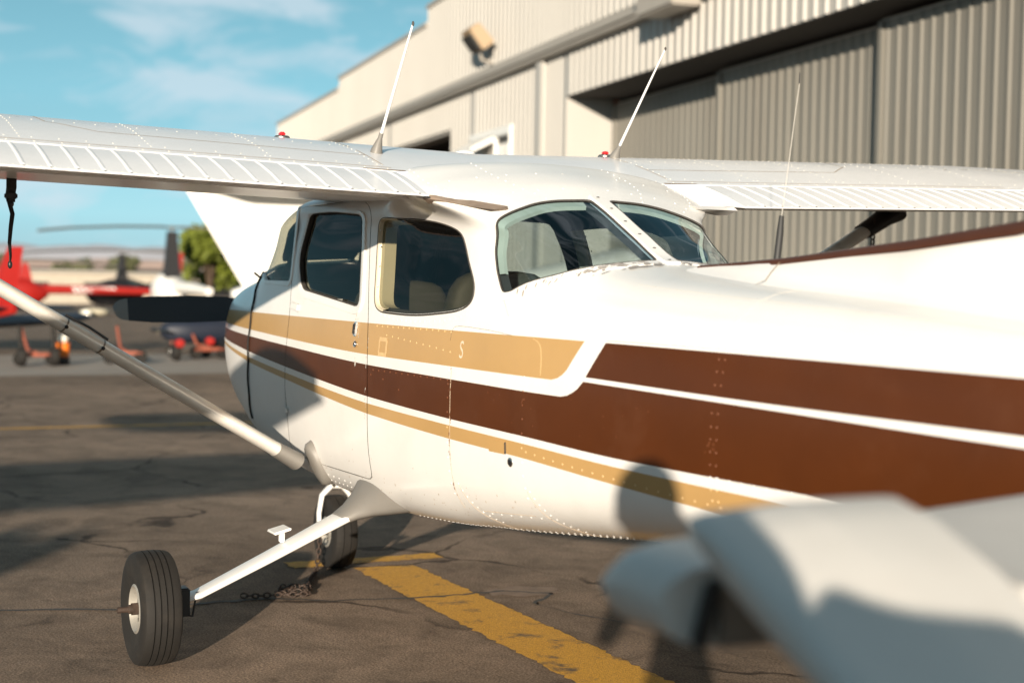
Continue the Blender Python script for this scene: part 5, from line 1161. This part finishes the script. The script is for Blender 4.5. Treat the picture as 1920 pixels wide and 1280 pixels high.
hm = mat('dry_hills', (.50, .36, .30), .95, var=.12, vscale=.004, bump=0); hm2 = mat('far_hazed_hills', (.42, .42, .46), .95, var=.1, vscale=.002)  # far hills paled towards blue: haze put into their colour
def hills(name, x, amp, seed, m, y0=-3500, y1=3500):
    r_ = random.Random(seed); ph = [(r_.uniform(.0008, .006), r_.uniform(0, 6.28), r_.random()) for _ in range(14)]
    V = []; F = []; n = 260; rows = 7
    for i in range(n+1):
        y = y0+(y1-y0)*i/n; h = amp*(.62+.38*sum(math.sin(y*f+p)*a/(1+f*500) for f, p, a in ph)/1.3)
        for j in range(rows):
            t = j/(rows-1); V.append((x+t*amp*2.2+10*math.sin(y*.03+j), y, -6+h*math.sin(t*math.pi/2)*(1+.10*math.sin(y*.021+j*2.1)*t)))
    for i in range(n):
        for j in range(rows-1): F.append((i*rows+j, i*rows+j+1, (i+1)*rows+j+1, (i+1)*rows+j))
    o = mesh(name, V, F, m, None, 180); tag(o, kind='structure')
hills('hills', 2400, 52, 3, hm); hills('far_hills', 5200, 120, 8, hm2, -8000, 8000)

# ------------------------------------------------------------------ the photographer, whose shadow falls on the tailplane and the fuselage side
vd = Vector((math.cos(YAW), -math.sin(YAW), 0)); sd_ = Vector((-vd.y, vd.x, 0))       # forwards, to the left
PX = CAMP - vd*.235 - sd_*.02; PX.z = 0
person = empty('person', PX, math.atan2(vd.y, vd.x), label='standing person in dark clothes holding a camera before the chin, behind the viewpoint', cat='person')
def skinmesh(name, pts, edges, rad, m, levels=2, root=0):
    me = bpy.data.meshes.new(name); me.from_pydata(pts, edges, []); o = bpy.data.objects.new(name, me); C.objects.link(o)
    md = o.modifiers.new('skin', 'SKIN'); md.use_smooth_shade = True
    for i, r_ in enumerate(rad): rr = r_ if isinstance(r_, tuple) else (r_, r_); me.skin_vertices[0].data[i].radius = rr
    me.skin_vertices[0].data[root].use_root = True
    sb = o.modifiers.new('sub', 'SUBSURF'); sb.levels = levels; sb.render_levels = levels
    dg = bpy.context.evaluated_depsgraph_get(); m2 = bpy.data.meshes.new_from_object(o.evaluated_get(dg)); bpy.data.objects.remove(o)
    m2.materials.clear(); m2.materials.append(m); m2.polygons.foreach_set('use_smooth', [True]*len(m2.polygons)); return link(name, m2, person)
SKINM = mat('skin', (.45, .27, .19), .5); CLOTH = mat('dark_jacket', (.03, .035, .05), .85); JEANS = mat('blue_jeans', (.05, .07, .12), .85); HAIR = mat('dark_hair', (.03, .02, .015), .7)
eh = CAMP.z
hz = eh+.165
pts = [(0, 0, 1.0), (.0, 0, 1.2), (-.01, 0, 1.42), (-.01, 0, 1.47), (.0, .075, hz-.09), (.01, .125, hz+.0), (.0, .125, hz+.085),
       (.0, .10, .95), (.01, .11, .53), (-.02, .12, .10), (.12, .14, .045), (.0, -.10, .95), (.01, -.11, .53), (-.02, -.12, .10), (.12, -.14, .045),
       (-.01, .20, 1.45), (.02, .33, 1.2), (.20, .14, 1.40), (-.01, -.20, 1.45), (.06, -.36, 1.44), (.20, -.13, 1.40)]
ed = [(0, 1), (1, 2), (2, 3), (3, 4), (4, 5), (5, 6), (0, 7), (7, 8), (8, 9), (9, 10), (0, 11), (11, 12), (12, 13), (13, 14), (3, 15), (15, 16), (16, 17), (3, 18), (18, 19), (19, 20)]
rad = [(.15, .11), (.145, .105), (.165, .115), (.10, .085), .115, (.08, .095), (.06, .075), .085, .06, .042, .035, .085, .06, .042, .035, .072, .052, .036, .082, .066, .036]
body = skinmesh('body', pts, ed, rad, CLOTH)
body.data.materials.append(JEANS); body.data.materials.append(SKINM)
for p in body.data.polygons: p.material_index = 1 if p.center.z < .95 else (2 if p.center.z > hz-.12 else 0)
mb = MB(); mb.ell((-.02, .125, hz+.035), (.112, .098, .125), n=18, k=12); hair = mb.build('hair', HAIR, person, 180)
mb = MB(); mb.ell((.075, .09, hz+.02), (.008, .013, .009)); mb.ell((.075, .16, hz+.02), (.008, .013, .009)); mb.build('eyes', M['panel'], person)
mb = MB(); mb.tube([(.078, .125, hz+.015), (.098, .125, hz-.018), (.088, .125, hz-.028)], [.008, .013, .009], 8); mb.build('nose', SKINM, person)
for s in (1, -1):
    mb = MB(); mb.ell((-.0, .125+s*.086, hz), (.022, .010, .032)); mb.build('ear', SKINM, person)
    OY = .02
    hp = [(.20, s*.137, 1.40), (.22, s*.112, 1.455), (.215, s*.088, 1.505)]; he = [(0, 1), (1, 2)]; hr = [.028, (.032, .02), (.034, .016)]
    for k in range(4):
        a0 = len(hp); hp += [(.222, s*(.084-.0), 1.515+.016*k-.02), (.205+.004*k, s*.070, 1.527+.017*k-.02), (.185, s*.064, 1.530+.017*k-.02)]; he += [(2, a0), (a0, a0+1), (a0+1, a0+2)]; hr += [.009, .0085, .007]
    a0 = len(hp); hp += [(.195, s*.087, 1.495), (.172, s*.074, 1.50)]; he += [(1, a0), (a0, a0+1)]; hr += [.011, .009]
    skinmesh('hand', hp, he, hr, SKINM)
cb = empty('hand_camera', CAMP-vd*.075+Vector((0, 0, 0)), math.atan2(vd.y, vd.x), label='black camera held before the chin of the standing person', cat='camera')
mb = MB(); mb.box((-.015, 0, 0), (.05, .125, .085)); mb.box((-.015, 0, .05), (.045, .05, .03)); mb.build('camera_body', M['black'], cb, 30, .008)
mb = MB(); mb.lathe([(.030, .01), (.032, .03), (.034, .045), (.028, .046), (.022, .030)], 24, (0, 0, 0), (1, 0, 0)); mb.build('lens_barrel', M['black'], cb, 40)
